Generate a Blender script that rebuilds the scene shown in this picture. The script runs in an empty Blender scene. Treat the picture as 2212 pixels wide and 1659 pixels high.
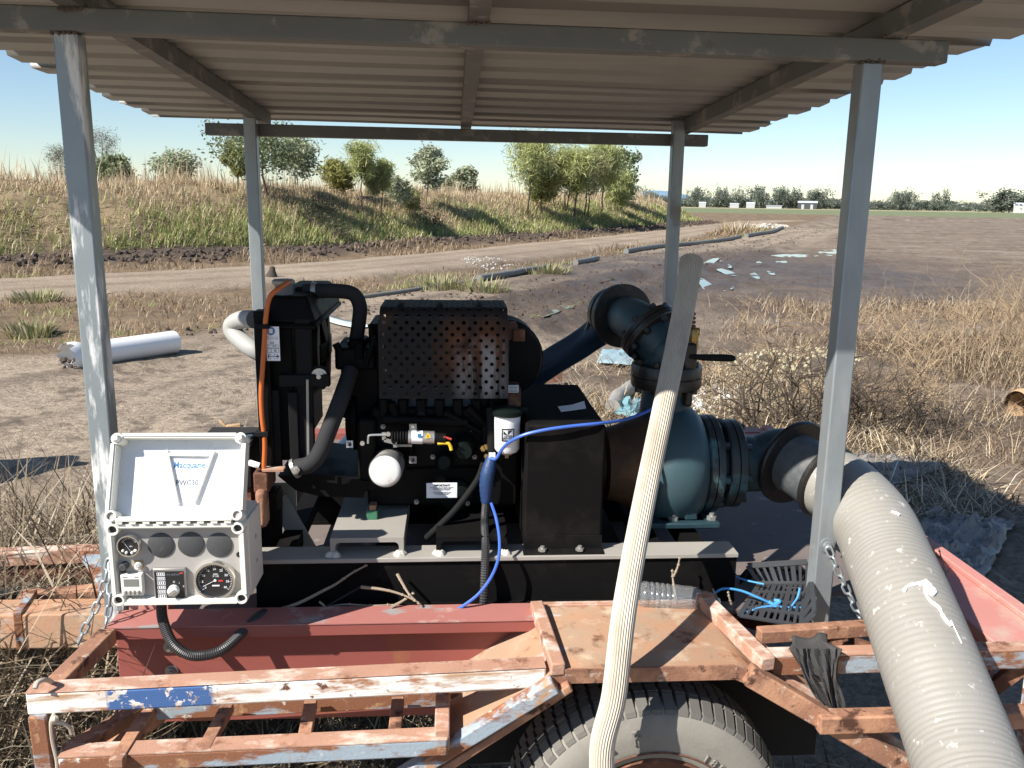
import bpy, bmesh, math, random
import numpy as np
from mathutils import Vector, Matrix
R = math.radians
rng = np.random.default_rng(7)
random.seed(7)
scene = bpy.context.scene
col = scene.collection

# ------------------------------------------------------------------ camera, sky, sun, exposure
CX, CY, CZ = .8211, -2.0287, 1.724
YAW, PIT, ROL, FPX = R(4.026), R(11.917), R(.828), 1864.5
fwd = Vector((math.sin(YAW)*math.cos(PIT), math.cos(YAW)*math.cos(PIT), -math.sin(PIT)))
rgt = Vector((math.cos(YAW), -math.sin(YAW), 0))
upv = rgt.cross(fwd)
rr = rgt*math.cos(ROL) + upv*math.sin(ROL)
uu = upv*math.cos(ROL) - rgt*math.sin(ROL)
cam_d = bpy.data.cameras.new('camera')
cam = bpy.data.objects.new('camera', cam_d)
col.objects.link(cam)
cam.matrix_world = Matrix(((rr.x, uu.x, -fwd.x, CX), (rr.y, uu.y, -fwd.y, CY), (rr.z, uu.z, -fwd.z, CZ), (0, 0, 0, 1)))
cam_d.sensor_fit = 'HORIZONTAL'
cam_d.sensor_width = 36
cam_d.lens = 36*FPX/2212
cam_d.clip_start = .05
cam_d.clip_end = 30000
scene.camera = cam

SUNV = Vector((.95, .60, -1.0)).normalized()      # the way the light travels
SUN_EL = math.asin(-SUNV.z)
world = bpy.data.worlds.new('World')
scene.world = world
world.use_nodes = True
wn = world.node_tree.nodes
wl = world.node_tree.links
sky = wn.new('ShaderNodeTexSky')
sky.sky_type = 'NISHITA'
sky.sun_disc = False
sky.sun_elevation = SUN_EL
sky.sun_rotation = math.atan2(-SUNV.x, -SUNV.y)
sky.altitude = 50
sky.air_density = 1.0
sky.dust_density = .1
sky.ozone_density = 3.5
bg = wn['Background']
wl.new(sky.outputs[0], bg.inputs[0])
bg.inputs[1].default_value = .078
sun_d = bpy.data.lights.new('sun', 'SUN')
sun_d.energy = 5.0
sun_d.angle = R(.53)
sun_d.color = (1.0, .95, .87)
sun = bpy.data.objects.new('sun', sun_d)
sun.rotation_euler = SUNV.to_track_quat('-Z', 'Y').to_euler()
sun.location = (-6, -5, 8)
col.objects.link(sun)
scene.view_settings.view_transform = 'Standard'
scene.view_settings.look = 'None'
scene.view_settings.gamma = 1
scene.view_settings.use_curve_mapping = False
scene.view_settings.exposure = .86

# ------------------------------------------------------------------ measuring: a photograph pixel (2212 wide) on a real plane -> a point
def ray(px, py):
    X, Y = px-1106, py-829.5
    c, s = math.cos(ROL), math.sin(ROL)
    a, b = c*X+s*Y, -s*X+c*Y
    return fwd + rgt*(a/FPX) - upv*(b/FPX)
CAM = Vector((CX, CY, CZ))
def at(px, py, x=None, y=None, z=None):
    d = ray(px, py)
    if z is not None: t = (z-CZ)/d.z
    elif y is not None: t = (y-CY)/d.y
    else: t = (x-CX)/d.x
    return CAM + d*t
def A(px, py, y): return at(px, py, y=y)
def ppm(y): return FPX/((y-CY)*.98+.15)                # photograph pixels per metre near depth y

# ------------------------------------------------------------------ objects and meshes
def tag(o, label=None, cat=None, group=None, kind=None):
    if label: o['label'] = label
    if cat: o['category'] = cat
    if group: o['group'] = group
    if kind: o['kind'] = kind
    return o
def thing(name, label, cat, loc=(0, 0, 0), group=None):
    o = bpy.data.objects.new(name, None)
    col.objects.link(o)
    o.location = loc
    o.empty_display_size = .1
    return tag(o, label, cat, group)
def copy_tree(o, parent=None):
    c = o.copy()
    col.objects.link(c)
    if parent: c.parent = parent
    for ch in list(o.children): copy_tree(ch, c)
    return c
def world_loc(o):
    v = Vector((0, 0, 0))
    while o is not None:
        v += Vector(o.location)
        o = o.parent
    return v
V = Vector
class MB:
    def __init__(s): s.v = []; s.f = []
    def add(s, vs, fs):
        n = len(s.v)
        s.v += [tuple(v) for v in vs]
        s.f += [tuple(i+n for i in f) for f in fs]
        return s
    def hexa(s, p):      # 8 points: bottom loop 0-3, top loop 4-7
        return s.add(p, [(3, 2, 1, 0), (4, 5, 6, 7), (0, 1, 5, 4), (1, 2, 6, 5), (2, 3, 7, 6), (3, 0, 4, 7)])
    def box2(s, lo, hi):
        x0, y0, z0 = lo; x1, y1, z1 = hi
        return s.hexa([(x0, y0, z0), (x1, y0, z0), (x1, y1, z0), (x0, y1, z0), (x0, y0, z1), (x1, y0, z1), (x1, y1, z1), (x0, y1, z1)])
    def box(s, c, size, rot=None):
        h = V(size)/2
        pts = [V((a*h.x, b*h.y, d*h.z)) for d in (-1, 1) for a, b in ((-1, -1), (1, -1), (1, 1), (-1, 1))]
        if rot is not None: pts = [rot @ p for p in pts]
        return s.hexa([V(c)+p for p in pts])
    def pbox(s, x0, y0, x1, y1, y, d):   # box whose front face fills a photograph rectangle at depth y
        p, q = A(x0, y0, y), A(x1, y1, y)
        return s.box2((min(p.x, q.x), y, min(p.z, q.z)), (max(p.x, q.x), y+d, max(p.z, q.z)))
    def beam(s, p0, p1, w, h, up=(0, 0, 1)):
        p0, p1 = V(p0), V(p1)
        t = (p1-p0).normalized()
        u = V(up)
        sd = t.cross(u)
        if sd.length < 1e-4: sd = t.cross(V((0, 1, 0)))
        sd.normalize(); u = sd.cross(t)
        a, b = sd*w/2, u*h/2
        return s.hexa([p0-a-b, p0+a-b, p1+a-b, p1-a-b, p0-a+b, p0+a+b, p1+a+b, p1-a+b])
    def tube(s, pts, r, n=10, cap=True, closed=False, prof=None):
        pts = [V(p) for p in pts]
        m = len(pts)
        rs = [r]*m if not hasattr(r, '__len__') else list(r)
        tans = []
        for i in range(m):
            a = pts[(i-1) % m] if (closed or i > 0) else pts[i]
            b = pts[(i+1) % m] if (closed or i < m-1) else pts[i]
            tans.append((b-a).normalized())
        t = tans[0]
        nrm = t.cross(V((0, 0, 1)))
        if nrm.length < .05: nrm = t.cross(V((0, 1, 0)))
        nrm.normalize()
        vs = []
        for i in range(m):
            if i > 0:
                q = tans[i-1].rotation_difference(tans[i])
                nrm = q @ nrm
            bn = tans[i].cross(nrm)
            for k in range(n):
                a = 2*math.pi*k/n
                rad = rs[i]*(prof[k] if prof else 1)
                vs.append(pts[i] + nrm*(rad*math.cos(a)) + bn*(rad*math.sin(a)))
        fs = []
        for i in range(m if closed else m-1):
            j = (i+1) % m
            for k in range(n):
                l = (k+1) % n
                fs.append((i*n+k, i*n+l, j*n+l, j*n+k))
        if cap and not closed:
            fs.append(tuple(range(n-1, -1, -1)))
            fs.append(tuple((m-1)*n+k for k in range(n)))
        return s.add(vs, fs)
    def lathe(s, o, ax, prof, n=24, cap=True):   # prof: (distance along the axis, radius)
        o, ax = V(o), V(ax).normalized()
        u = ax.cross(V((0, 0, 1)))
        if u.length < .05: u = ax.cross(V((0, 1, 0)))
        u.normalize(); w = ax.cross(u)
        vs = []
        for t, r in prof:
            for k in range(n):
                a = 2*math.pi*k/n
                vs.append(o + ax*t + u*(r*math.cos(a)) + w*(r*math.sin(a)))
        fs = []
        for i in range(len(prof)-1):
            for k in range(n):
                l = (k+1) % n
                fs.append((i*n+k, i*n+l, (i+1)*n+l, (i+1)*n+k))
        if cap:
            fs.append(tuple(range(n-1, -1, -1)))
            fs.append(tuple((len(prof)-1)*n+k for k in range(n)))
        return s.add(vs, fs)
    def cyl(s, p0, p1, r, n=16):
        p0, p1 = V(p0), V(p1)
        return s.lathe(p0, p1-p0, [(0, r), ((p1-p0).length, r)], n)
    def prism(s, poly, vec):
        poly = [V(p) for p in poly]; vec = V(vec); n = len(poly)
        fs = [tuple(range(n-1, -1, -1)), tuple(range(n, 2*n))]
        for i in range(n):
            j = (i+1) % n
            fs.append((i, j, n+j, n+i))
        return s.add(poly+[p+vec for p in poly], fs)
    def disc(s, o, ax, r, t, n=24):
        return s.lathe(o, ax, [(0, r), (t, r)], n)
    def bolt(s, o, ax, r=.008, t=.006):
        return s.lathe(o, ax, [(0, r), (t, r)], 6).lathe(V(o)+V(ax).normalized()*t, ax, [(0, r*.55), (t*.8, r*.5)], 8)
    def build(s, name, mat, parent=None, smooth=40, bevel=0, label=None, loc=None, top=None, kind=None):
        me = bpy.data.meshes.new(name)
        if parent is not None: off = world_loc(parent)
        elif loc is not None: off = V(loc)
        else:
            a = np.array(s.v); off = V(((a[:, 0].min()+a[:, 0].max())/2, (a[:, 1].min()+a[:, 1].max())/2, a[:, 2].min()))
        me.from_pydata([(v[0]-off.x, v[1]-off.y, v[2]-off.z) for v in s.v], [], s.f)
        bm = bmesh.new(); bm.from_mesh(me)
        bmesh.ops.recalc_face_normals(bm, faces=bm.faces)
        bm.to_mesh(me); bm.free()
        me.materials.append(mat)
        if smooth:
            me.shade_smooth()
            me.set_sharp_from_angle(angle=R(smooth))
        o = bpy.data.objects.new(name, me)
        col.objects.link(o)
        if parent is not None: o.parent = parent
        else: o.location = off
        if bevel:
            b = o.modifiers.new('bevel', 'BEVEL')
            b.width = bevel; b.segments = 2; b.limit_method = 'ANGLE'; b.angle_limit = R(35)
            b.harden_normals = False
        if label: o['label'] = label
        if top: tag(o, *top)
        if kind: o['kind'] = kind
        return o
def spline(pts, n=8):     # Catmull-Rom through points
    pts = [V(p) for p in pts]
    out = []
    m = len(pts)
    for i in range(m-1):
        p0 = pts[i-1] if i > 0 else pts[0]*2-pts[1]
        p1, p2 = pts[i], pts[i+1]
        p3 = pts[i+2] if i+2 < m else pts[-1]*2-pts[-2]
        for k in range(n):
            t = k/n
            out.append(.5*((2*p1)+(p2-p0)*t+(2*p0-5*p1+4*p2-p3)*t*t+(3*p1-p0-3*p2+p3)*t**3))
    out.append(pts[-1])
    return out
def spx(pts, n=8): return spline([A(*p) for p in pts], n)     # (px, py, depth) list
def text(s, o, u, v, size, mat, name, parent, align='CENTER', ext=.0003, squeeze=1, bold=0):
    cu = bpy.data.curves.new('lettering', 'FONT')
    cu.body = s; cu.size = size; cu.align_x = align; cu.align_y = 'CENTER'; cu.extrude = ext; cu.resolution_u = 2; cu.offset = bold
    cu.space_line = .82
    tmp = bpy.data.objects.new('lettering', cu)
    me = bpy.data.meshes.new_from_object(tmp)
    u, v, o = V(u).normalized(), V(v).normalized(), V(o)
    w = u.cross(v)
    off = world_loc(parent)
    co = np.empty(len(me.vertices)*3); me.vertices.foreach_get('co', co); co = co.reshape(-1, 3)
    M = np.array([list(u*squeeze), list(v), list(w)])
    co = co @ M + np.array(o-off)
    me.vertices.foreach_set('co', co.ravel())
    me.materials.clear(); me.materials.append(mat); me.update(); me.name = name
    bpy.data.objects.remove(tmp); bpy.data.curves.remove(cu)
    ob = bpy.data.objects.new(name, me)
    col.objects.link(ob); ob.parent = parent
    return ob
def np_mesh(name, verts, faces, mat, cols=None, smooth=False):
    me = bpy.data.meshes.new(name)
    verts = np.asarray(verts, dtype=np.float32); faces = np.asarray(faces, dtype=np.int32)
    k = faces.shape[1]
    me.vertices.add(len(verts)); me.vertices.foreach_set('co', verts.ravel())
    me.loops.add(faces.size); me.loops.foreach_set('vertex_index', faces.ravel())
    me.polygons.add(len(faces)); me.polygons.foreach_set('loop_start', np.arange(0, faces.size, k, dtype=np.int32))
    if smooth: me.polygons.foreach_set('use_smooth', np.ones(len(faces), dtype=bool))
    me.update(calc_edges=True)
    if cols is not None:
        at_ = me.color_attributes.new('tint', 'FLOAT_COLOR', 'POINT')
        c = np.ones((len(verts), 4), dtype=np.float32); c[:, :cols.shape[1]] = cols
        at_.data.foreach_set('color', c.ravel())
    me.materials.append(mat)
    return me
def np_obj(name, verts, faces, mat, cols=None, parent=None, smooth=False, loc=None):
    off = np.array(world_loc(parent)) if parent is not None else (np.array(loc) if loc is not None else np.zeros(3))
    me = np_mesh(name, np.asarray(verts)-off, faces, mat, cols, smooth)
    o = bpy.data.objects.new(name, me)
    col.objects.link(o)
    if parent is not None: o.parent = parent
    else: o.location = off
    return o

# ------------------------------------------------------------------ materials
def mat(name, c, rough=.6, metal=0, var=.18, vscale=7, bump=0, bscale=90, layers=(), spec=.5, alpha=None, trans=0):
    m = bpy.data.materials.new(name)
    m.use_nodes = True
    nt = m.node_tree; N = nt.nodes; L = nt.links
    b = N['Principled BSDF']
    g = N.new('ShaderNodeNewGeometry')
    def noise(scale, stretch=(1, 1, 1), detail=4, rough_=.6, off=(0, 0, 0)):
        mp = N.new('ShaderNodeMapping'); mp.inputs['Scale'].default_value = stretch; mp.inputs['Location'].default_value = off
        L.new(g.outputs['Position'], mp.inputs['Vector'])
        n = N.new('ShaderNodeTexNoise'); n.inputs['Scale'].default_value = scale; n.inputs['Detail'].default_value = detail
        n.inputs['Roughness'].default_value = rough_
        L.new(mp.outputs[0], n.inputs['Vector'])
        return n.outputs['Fac']
    def mixc(fac, a, bcol):
        mx = N.new('ShaderNodeMix'); mx.data_type = 'RGBA'
        L.new(fac, mx.inputs[0])
        for sock, val in ((mx.inputs[6], a), (mx.inputs[7], bcol)):
            if isinstance(val, (tuple, list)): sock.default_value = (*val[:3], 1)
            else: L.new(val, sock)
        return mx.outputs[2]
    def mixf(fac, a, bv):
        mx = N.new('ShaderNodeMix'); mx.data_type = 'FLOAT'
        L.new(fac, mx.inputs[0])
        for sock, val in ((mx.inputs[2], a), (mx.inputs[3], bv)):
            if isinstance(val, (int, float)): sock.default_value = val
            else: L.new(val, sock)
        return mx.outputs[0]
    lo = tuple(x*(1-var) for x in c); hi = tuple(min(1, x*(1+var)) for x in c)
    cur = mixc(noise(vscale), lo, hi)
    rcur = rough
    mcur = metal
    for i, ly in enumerate(layers):
        f = noise(ly.get('scale', 8), ly.get('stretch', (1, 1, 1)), ly.get('detail', 6), ly.get('rn', .65), (3.1*i+1.7, 5.3*i, 2.2*i))
        mr = N.new('ShaderNodeMapRange'); mr.clamp = True
        t, sft = ly.get('thr', .5), ly.get('soft', .04)
        mr.inputs['From Min'].default_value = t-sft; mr.inputs['From Max'].default_value = t+sft
        L.new(f, mr.inputs['Value'])
        fac = mr.outputs[0]
        if 'box' in ly:       # the patch lies only where it lies on the thing: soft box in metres
            (x0, x1), (z0, z1), sb = ly['box']
            sep = N.new('ShaderNodeSeparateXYZ'); L.new(g.outputs['Position'], sep.inputs[0])
            for axis, (u0, u1) in ((0, (x0, x1)), (2, (z0, z1))):
                for edge, sgn in ((u0, 1), (u1, -1)):
                    r_ = N.new('ShaderNodeMapRange'); r_.clamp = True
                    r_.inputs['From Min'].default_value = edge-sb*sgn; r_.inputs['From Max'].default_value = edge+sb*sgn
                    L.new(sep.outputs[axis], r_.inputs['Value'])
                    mm = N.new('ShaderNodeMath'); mm.operation = 'MULTIPLY'
                    L.new(fac, mm.inputs[0]); L.new(r_.outputs[0], mm.inputs[1]); fac = mm.outputs[0]
        cur = mixc(fac, cur, ly['col'])
        if 'rough' in ly: rcur = mixf(fac, rcur, ly['rough'])
        if 'metal' in ly: mcur = mixf(fac, mcur, ly['metal'])
    L.new(cur, b.inputs['Base Color'])
    for sock, val in (('Roughness', rcur), ('Metallic', mcur)):
        if isinstance(val, (int, float)): b.inputs[sock].default_value = val
        else: L.new(val, b.inputs[sock])
    b.inputs['Specular IOR Level'].default_value = spec
    if bump:
        bp = N.new('ShaderNodeBump'); bp.inputs['Strength'].default_value = bump; bp.inputs['Distance'].default_value = .004
        L.new(noise(bscale, detail=3), bp.inputs['Height']); L.new(bp.outputs[0], b.inputs['Normal'])
    if trans: b.inputs['Transmission Weight'].default_value = trans
    if alpha is not None: b.inputs['Alpha'].default_value = alpha
    return m
def tint_mat(name, rough=.8, translucent=.25, noise_amt=.25, nscale=3):
    m = bpy.data.materials.new(name); m.use_nodes = True
    nt = m.node_tree; N = nt.nodes; L = nt.links
    b = N['Principled BSDF']
    a = N.new('ShaderNodeAttribute'); a.attribute_name = 'tint'
    L.new(a.outputs['Color'], b.inputs['Base Color'])
    b.inputs['Roughness'].default_value = rough
    b.inputs['Specular IOR Level'].default_value = .25
    if translucent:
        t = N.new('ShaderNodeBsdfTranslucent'); L.new(a.outputs['Color'], t.inputs['Color'])
        mx = N.new('ShaderNodeMixShader'); mx.inputs[0].default_value = translucent
        out = [n for n in N if n.type == 'OUTPUT_MATERIAL'][0]
        L.new(b.outputs[0], mx.inputs[1]); L.new(t.outputs[0], mx.inputs[2]); L.new(mx.outputs[0], out.inputs[0])
    return m
RUST = (.17, .065, .03); RUSTL = (.42, .22, .13); RUSTD = (.07, .028, .016); CHALK = (.55, .50, .45); PBLUE = (.30, .38, .43)
M = {}
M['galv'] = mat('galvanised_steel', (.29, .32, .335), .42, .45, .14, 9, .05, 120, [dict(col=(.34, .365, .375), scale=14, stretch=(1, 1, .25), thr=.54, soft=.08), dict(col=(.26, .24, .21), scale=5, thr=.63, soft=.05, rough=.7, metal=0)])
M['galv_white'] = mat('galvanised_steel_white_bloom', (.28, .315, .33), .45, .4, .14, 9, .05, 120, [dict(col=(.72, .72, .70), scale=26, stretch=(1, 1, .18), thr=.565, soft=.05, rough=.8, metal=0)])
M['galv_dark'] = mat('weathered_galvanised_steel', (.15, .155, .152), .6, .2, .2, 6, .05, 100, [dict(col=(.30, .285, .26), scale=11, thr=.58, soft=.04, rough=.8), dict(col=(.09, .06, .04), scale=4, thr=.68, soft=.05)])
M['roof'] = mat('zincalume_roof_sheet', (.35, .342, .32), .5, .35, .08, 5, 0, 60, [dict(col=(.20, .17, .13), scale=9, stretch=(.15, 4, 1), thr=.68, soft=.06, rough=.8)])
M['rust'] = mat('rusty_trailer_steel', (.26, .128, .08), .85, 0, .35, 12, .35, 140, [dict(col=RUSTL, scale=11, thr=.53, soft=.07), dict(col=RUSTD, scale=17, thr=.60, soft=.04), dict(col=(.47, .36, .28), scale=34, thr=.64, soft=.03)])
M['rust_dark'] = mat('dark_rusty_steel', (.12, .05, .03), .85, 0, .35, 12, .3, 140, [dict(col=(.24, .11, .06), scale=18, thr=.58, soft=.06)])
M['rust_blue'] = mat('rust_with_pale_blue_paint', (.30, .36, .41), .65, 0, .12, 10, .25, 150, [dict(col=(.22, .09, .045), scale=9, stretch=(.5, 1, 1.6), thr=.475, soft=.035, rough=.9), dict(col=(.42, .24, .13), scale=20, thr=.62, soft=.05), dict(col=(.6, .58, .54), scale=30, thr=.66, soft=.03)])
M['chalk'] = mat('peeling_white_rail_paint', (.78, .75, .70), .8, 0, .06, 14, .1, 260, [dict(col=(.36, .17, .09), scale=12, stretch=(.45, 1, 1.6), thr=.555, soft=.035, rough=.9), dict(col=(.14, .055, .03), scale=34, thr=.63, soft=.03), dict(col=(.45, .28, .17), scale=15, stretch=(.3, 1, 2.4), thr=.57, soft=.06), dict(col=(.05, .12, .30), scale=40, thr=.57, soft=.02, box=((.105, .335), (.6, .8), .004)), dict(col=(.05, .12, .30), scale=40, thr=.44, soft=.02, box=((.118, .325), (.6, .8), .004)), dict(col=(.08, .15, .30), scale=24, thr=.72, soft=.02)])
M['rust_top'] = mat('rust_worn_pinkish', (.40, .22, .15), .85, 0, .25, 18, .25, 160, [dict(col=(.62, .52, .44), scale=20, stretch=(.5, 1, 1), thr=.58, soft=.08), dict(col=RUST, scale=13, thr=.62, soft=.06)])
M['fender'] = mat('rusted_mudguard_sheet', (.345, .235, .158), .8, 0, .2, 9, .2, 120, [dict(col=(.42, .22, .125), scale=6, thr=.53, soft=.1), dict(col=(.45, .46, .47), scale=7, stretch=(.6, 1.2, 1), thr=.63, soft=.05), dict(col=(.15, .065, .035), scale=14, thr=.62, soft=.06), dict(col=(.50, .38, .27), scale=13, thr=.62, soft=.08)])
M['red'] = mat('dull_red_chassis_paint', (.27, .075, .06), .55, 0, .1, 6, .05, 100, [dict(col=(.30, .12, .05), scale=6, thr=.68, soft=.05, rough=.85), dict(col=(.20, .18, .17), scale=30, thr=.74, soft=.03)])
M['red_worn'] = mat('worn_red_flange', (.36, .14, .12), .65, 0, .1, 6, .1, 100, [dict(col=(.28, .26, .25), scale=12, stretch=(.5, 1, 1), thr=.60, soft=.03), dict(col=(.5, .45, .40), scale=8, thr=.66, soft=.08)])
M['deck'] = mat('dusty_deck_plate', (.15, .12, .11), .85, 0, .2, 5, .15, 90, [dict(col=(.12, .10, .10), scale=5, thr=.60, soft=.08), dict(col=(.40, .34, .28), scale=13, thr=.66, soft=.06)])
M['pink'] = mat('sun_faded_red_deck_paint', (.47, .20, .17), .75, 0, .1, 6, .08, 100, [dict(col=(.45, .31, .25), scale=7, thr=.6, soft=.08), dict(col=(.25, .14, .10), scale=16, thr=.70, soft=.05)])
M['skid'] = mat('black_skid_paint_dusty', (.004, .0037, .0037), .85, 0, .2, 7, .05, 100, [dict(col=(.013, .011, .010), scale=6, thr=.62, soft=.1, rough=.8)], spec=.12)
M['skid_top'] = mat('grey_dusty_skid_flange', (.30, .28, .25), .7, 0, .15, 9, .05, 100)
M['black'] = mat('engine_black_enamel', (.004, .004, .004), .55, 0, .3, 8, .1, 60, [dict(col=(.012, .011, .010), scale=7, thr=.62, soft=.1, rough=.8)], spec=.12)
M['black_green'] = mat('engine_dark_green_black', (.004, .008, .007), .5, 0, .3, 8, .1, 60, spec=.15)
M['rubber'] = mat('black_rubber_hose', (.010, .010, .0105), .75, 0, .15, 20, .1, 200, spec=.15)
M['rubber_grey'] = mat('dusty_grey_rubber_hose', (.032, .032, .034), .8, 0, .2, 10, .1, 200, spec=.15)
M['heat'] = mat('burnt_perforated_shield', (.014, .013, .013), .65, 0, .2, 9, .05, 90, [
    dict(col=(.11, .042, .018), scale=9, stretch=(2.2, 1, .55), thr=.44, soft=.1, rough=.85, box=((.80, .955), (1.30, 1.42), .04)),
    dict(col=(.22, .215, .215), scale=11, stretch=(3.2, 1, .45), thr=.48, soft=.07, rough=.6, box=((.845, .95), (1.23, 1.37), .03)),
    dict(col=(.035, .018, .011), scale=12, thr=.62, soft=.05)], spec=.2)
M['white_plastic'] = mat('white_filter_paint', (.72, .73, .74), .4, 0, .06, 8)
M['dirty_white'] = mat('dirty_white_filter_end', (.62, .62, .60), .5, 0, .08, 9, .03, 60, [dict(col=(.42, .38, .33), scale=14, thr=.68, soft=.05)])
M['silver'] = mat('bright_zinc_plate', (.62, .62, .60), .3, .8, .1, 14)
M['steel_dull'] = mat('dull_steel', (.35, .34, .32), .45, .6, .15, 12)
M['orange'] = mat('orange_overflow_tube', (.55, .13, .025), .45, 0, .12, 18)
M['teal'] = mat('chipped_teal_pump_paint', (.014, .038, .049), .5, 0, .14, 7, .08, 70, [dict(col=(.05, .03, .02), scale=11, thr=.73, soft=.03, rough=.85), dict(col=(.045, .085, .092), scale=5, thr=.62, soft=.08)])
M['teal_pale'] = mat('pale_teal_casing_paint', (.032, .068, .081), .5, 0, .08, 6, .05, 80, [dict(col=(.06, .05, .03), scale=8, thr=.76, soft=.03), dict(col=(.028, .06, .072), scale=4, thr=.6, soft=.1)])
M['oily'] = mat('oily_black_flange', (.018, .016, .015), .38, 0, .3, 12, .5, 60, [dict(col=(.05, .06, .055), scale=9, thr=.64, soft=.05)])
M['oily_teal'] = mat('grimy_teal_flange', (.02, .025, .026), .45, 0, .3, 10, .4, 60, [dict(col=(.05, .11, .125), scale=9, thr=.58, soft=.05), dict(col=(.45, .45, .43), scale=13, thr=.76, soft=.03)])
M['pump_rust'] = mat('rusty_bearing_frame', (.075, .04, .02), .7, 0, .3, 8, .2, 80, [dict(col=(.15, .075, .03), scale=7, thr=.57, soft=.08)])
M['layflat'] = mat('blue_layflat_hose', (.015, .038, .072), .55, 0, .15, 10, .05, 60)
M['layflat_light'] = mat('pale_layflat_strip', (.40, .46, .44), .7, 0, .15, 6, .05, 40)
M['suction'] = mat('dusty_grey_suction_hose', (.265, .25, .22), .55, 0, .1, 10, .18, 240, [dict(col=(.27, .255, .235), scale=9, stretch=(1, .6, 1), thr=.55, soft=.12), dict(col=(.60, .58, .54), scale=40, thr=.66, soft=.05)])
M['reducer'] = mat('grey_suction_reducer', (.075, .085, .09), .5, 0, .2, 9, .1, 80, [dict(col=(.17, .17, .165), scale=6, thr=.56, soft=.1), dict(col=(.05, .04, .035), scale=9, thr=.68, soft=.05)])
M['splash'] = mat('white_bird_dropping', (.85, .85, .82), .8, 0, .03, 10)
M['ribbed'] = mat('cream_ribbed_pipe', (.52, .46, .375), .6, 0, .07, 12, .1, 220, [dict(col=(.36, .30, .235), scale=7, stretch=(1, 1, .3), thr=.58, soft=.12)])
M['box'] = mat('cream_enclosure_plastic', (.74, .73, .66), .4, 0, .03, 5)
M['lid_in'] = mat('lid_inner_plastic', (.66, .68, .70), .5, 0, .06, 7, 0, 60, [dict(col=(.45, .47, .50), scale=14, thr=.66, soft=.08)])
M['panel'] = mat('grey_gauge_panel', (.36, .34, .315), .55, 0, .05, 8, .03, 160)
M['paper'] = mat('white_label_paper', (.82, .83, .86), .6, 0, .02, 8)
M['ink'] = mat('black_ink', (.015, .015, .018), .5)
M['ink_grey'] = mat('faded_grey_ink', (.13, .14, .18), .6)
M['ink_blue'] = mat('blue_sticker_ink', (.05, .20, .42), .5)
M['ink_yellow'] = mat('yellow_warning_ink', (.75, .50, .03), .5)
M['ink_red'] = mat('red_ink', (.50, .05, .04), .5)
M['blank'] = mat('charcoal_blanking_disc', (.055, .057, .06), .7, 0, .2, 20, .15, 220, [dict(col=(.16, .16, .16), scale=40, thr=.70, soft=.05)])
M['chrome'] = mat('chrome_bezel', (.75, .74, .70), .18, .9, .05, 10)
M['dial'] = mat('black_dial', (.02, .02, .022), .25)
M['lcd'] = mat('grey_lcd', (.20, .21, .19), .3)
M['lcd_body'] = mat('white_timer_plastic', (.74, .73, .68), .45)
M['brass'] = mat('tarnished_brass', (.40, .27, .10), .4, .7, .2, 12)
M['green_paint'] = mat('green_block_paint', (.04, .16, .09), .45)
M['weld_rust'] = mat('brown_weld_bead', (.11, .075, .055), .8, 0, .3, 30)
M['cord'] = mat('blue_nylon_cord', (.05, .13, .50), .4)
M['tape'] = mat('blue_tape_wrap', (.015, .045, .13), .5, 0, .2, 20, .4, 120)
M['twine'] = mat('sky_blue_twine', (.07, .30, .62), .6)
M['wheel_shade'] = mat('painted_under_shade', (.012, .011, .010), .9)  # deep shade under the trailer put into a near-black colour
M['conduit'] = mat('black_split_conduit', (.03, .03, .032), .45)
M['tyre'] = mat('dusty_tyre_rubber', (.235, .22, .19), .85, 0, .12, 9, .15, 160, [dict(col=(.16, .15, .13), scale=6, thr=.6, soft=.12)])
M['tread'] = mat('dark_tread_rubber', (.13, .122, .108), .85, 0, .2, 12, .2, 160)
M['rag'] = mat('grey_black_rag', (.055, .053, .052), .95, 0, .25, 12, .6, 260)
M['crate'] = mat('black_crate_plastic', (.045, .047, .052), .4, 0, .15, 12)
M['pvc'] = mat('white_pvc_pipe', (.80, .80, .79), .35, 0, .04, 5, 0, 60, [dict(col=(.40, .30, .20), scale=3.2, thr=.72, soft=.06)])
M['mudpipe'] = mat('weathered_grey_pipe', (.17, .17, .16), .7, 0, .15, 3, .1, 30, [dict(col=(.20, .15, .10), scale=2.5, thr=.6, soft=.1)])
M['twig'] = mat('grey_brown_twig', (.28, .22, .16), .85, 0, .25, 30)
M['bark'] = mat('dark_tree_bark', (.055, .042, .033), .9, 0, .3, 6)
M['bark_pale'] = mat('grey_tree_bark', (.16, .14, .12), .9, 0, .25, 6)
M['sheet'] = mat('discarded_plastic_sheet', (.26, .235, .21), .5, 0, .25, 7, .3, 40, [dict(col=(.08, .075, .07), scale=5, thr=.56, soft=.08), dict(col=(.42, .38, .34), scale=9, thr=.66, soft=.05)])
M['card'] = mat('brown_card', (.40, .26, .15), .85, 0, .15, 8)
M['grey_hose'] = mat('pale_grey_hose', (.34, .34, .32), .55, 0, .12, 9)
M['foam'] = mat('pale_yellow_lumps', (.46, .43, .28), .8, 0, .1, 12)
M['cotton'] = mat('white_cotton_lumps', (.80, .79, .76), .9, 0, .08, 8)
M['bottle'] = mat('clear_bottle_plastic', (.9, .92, .93), .08, 0, .02, 5, 0, 60, [], .5, None, .92)
M['teal_sheet'] = mat('faded_teal_sheet', (.13, .26, .30), .6)
M['blue_sheet'] = mat('faded_blue_sheet', (.24, .34, .38), .6)
M['rubble'] = mat('pale_rubble', (.42, .39, .34), .9, 0, .3, 2)
M['rubble2'] = mat('weathered_white_lumps', (.46, .45, .42), .9, 0, .3, 9)
M['white_wall'] = mat('white_shed_wall', (.38, .39, .39), .7)
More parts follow.
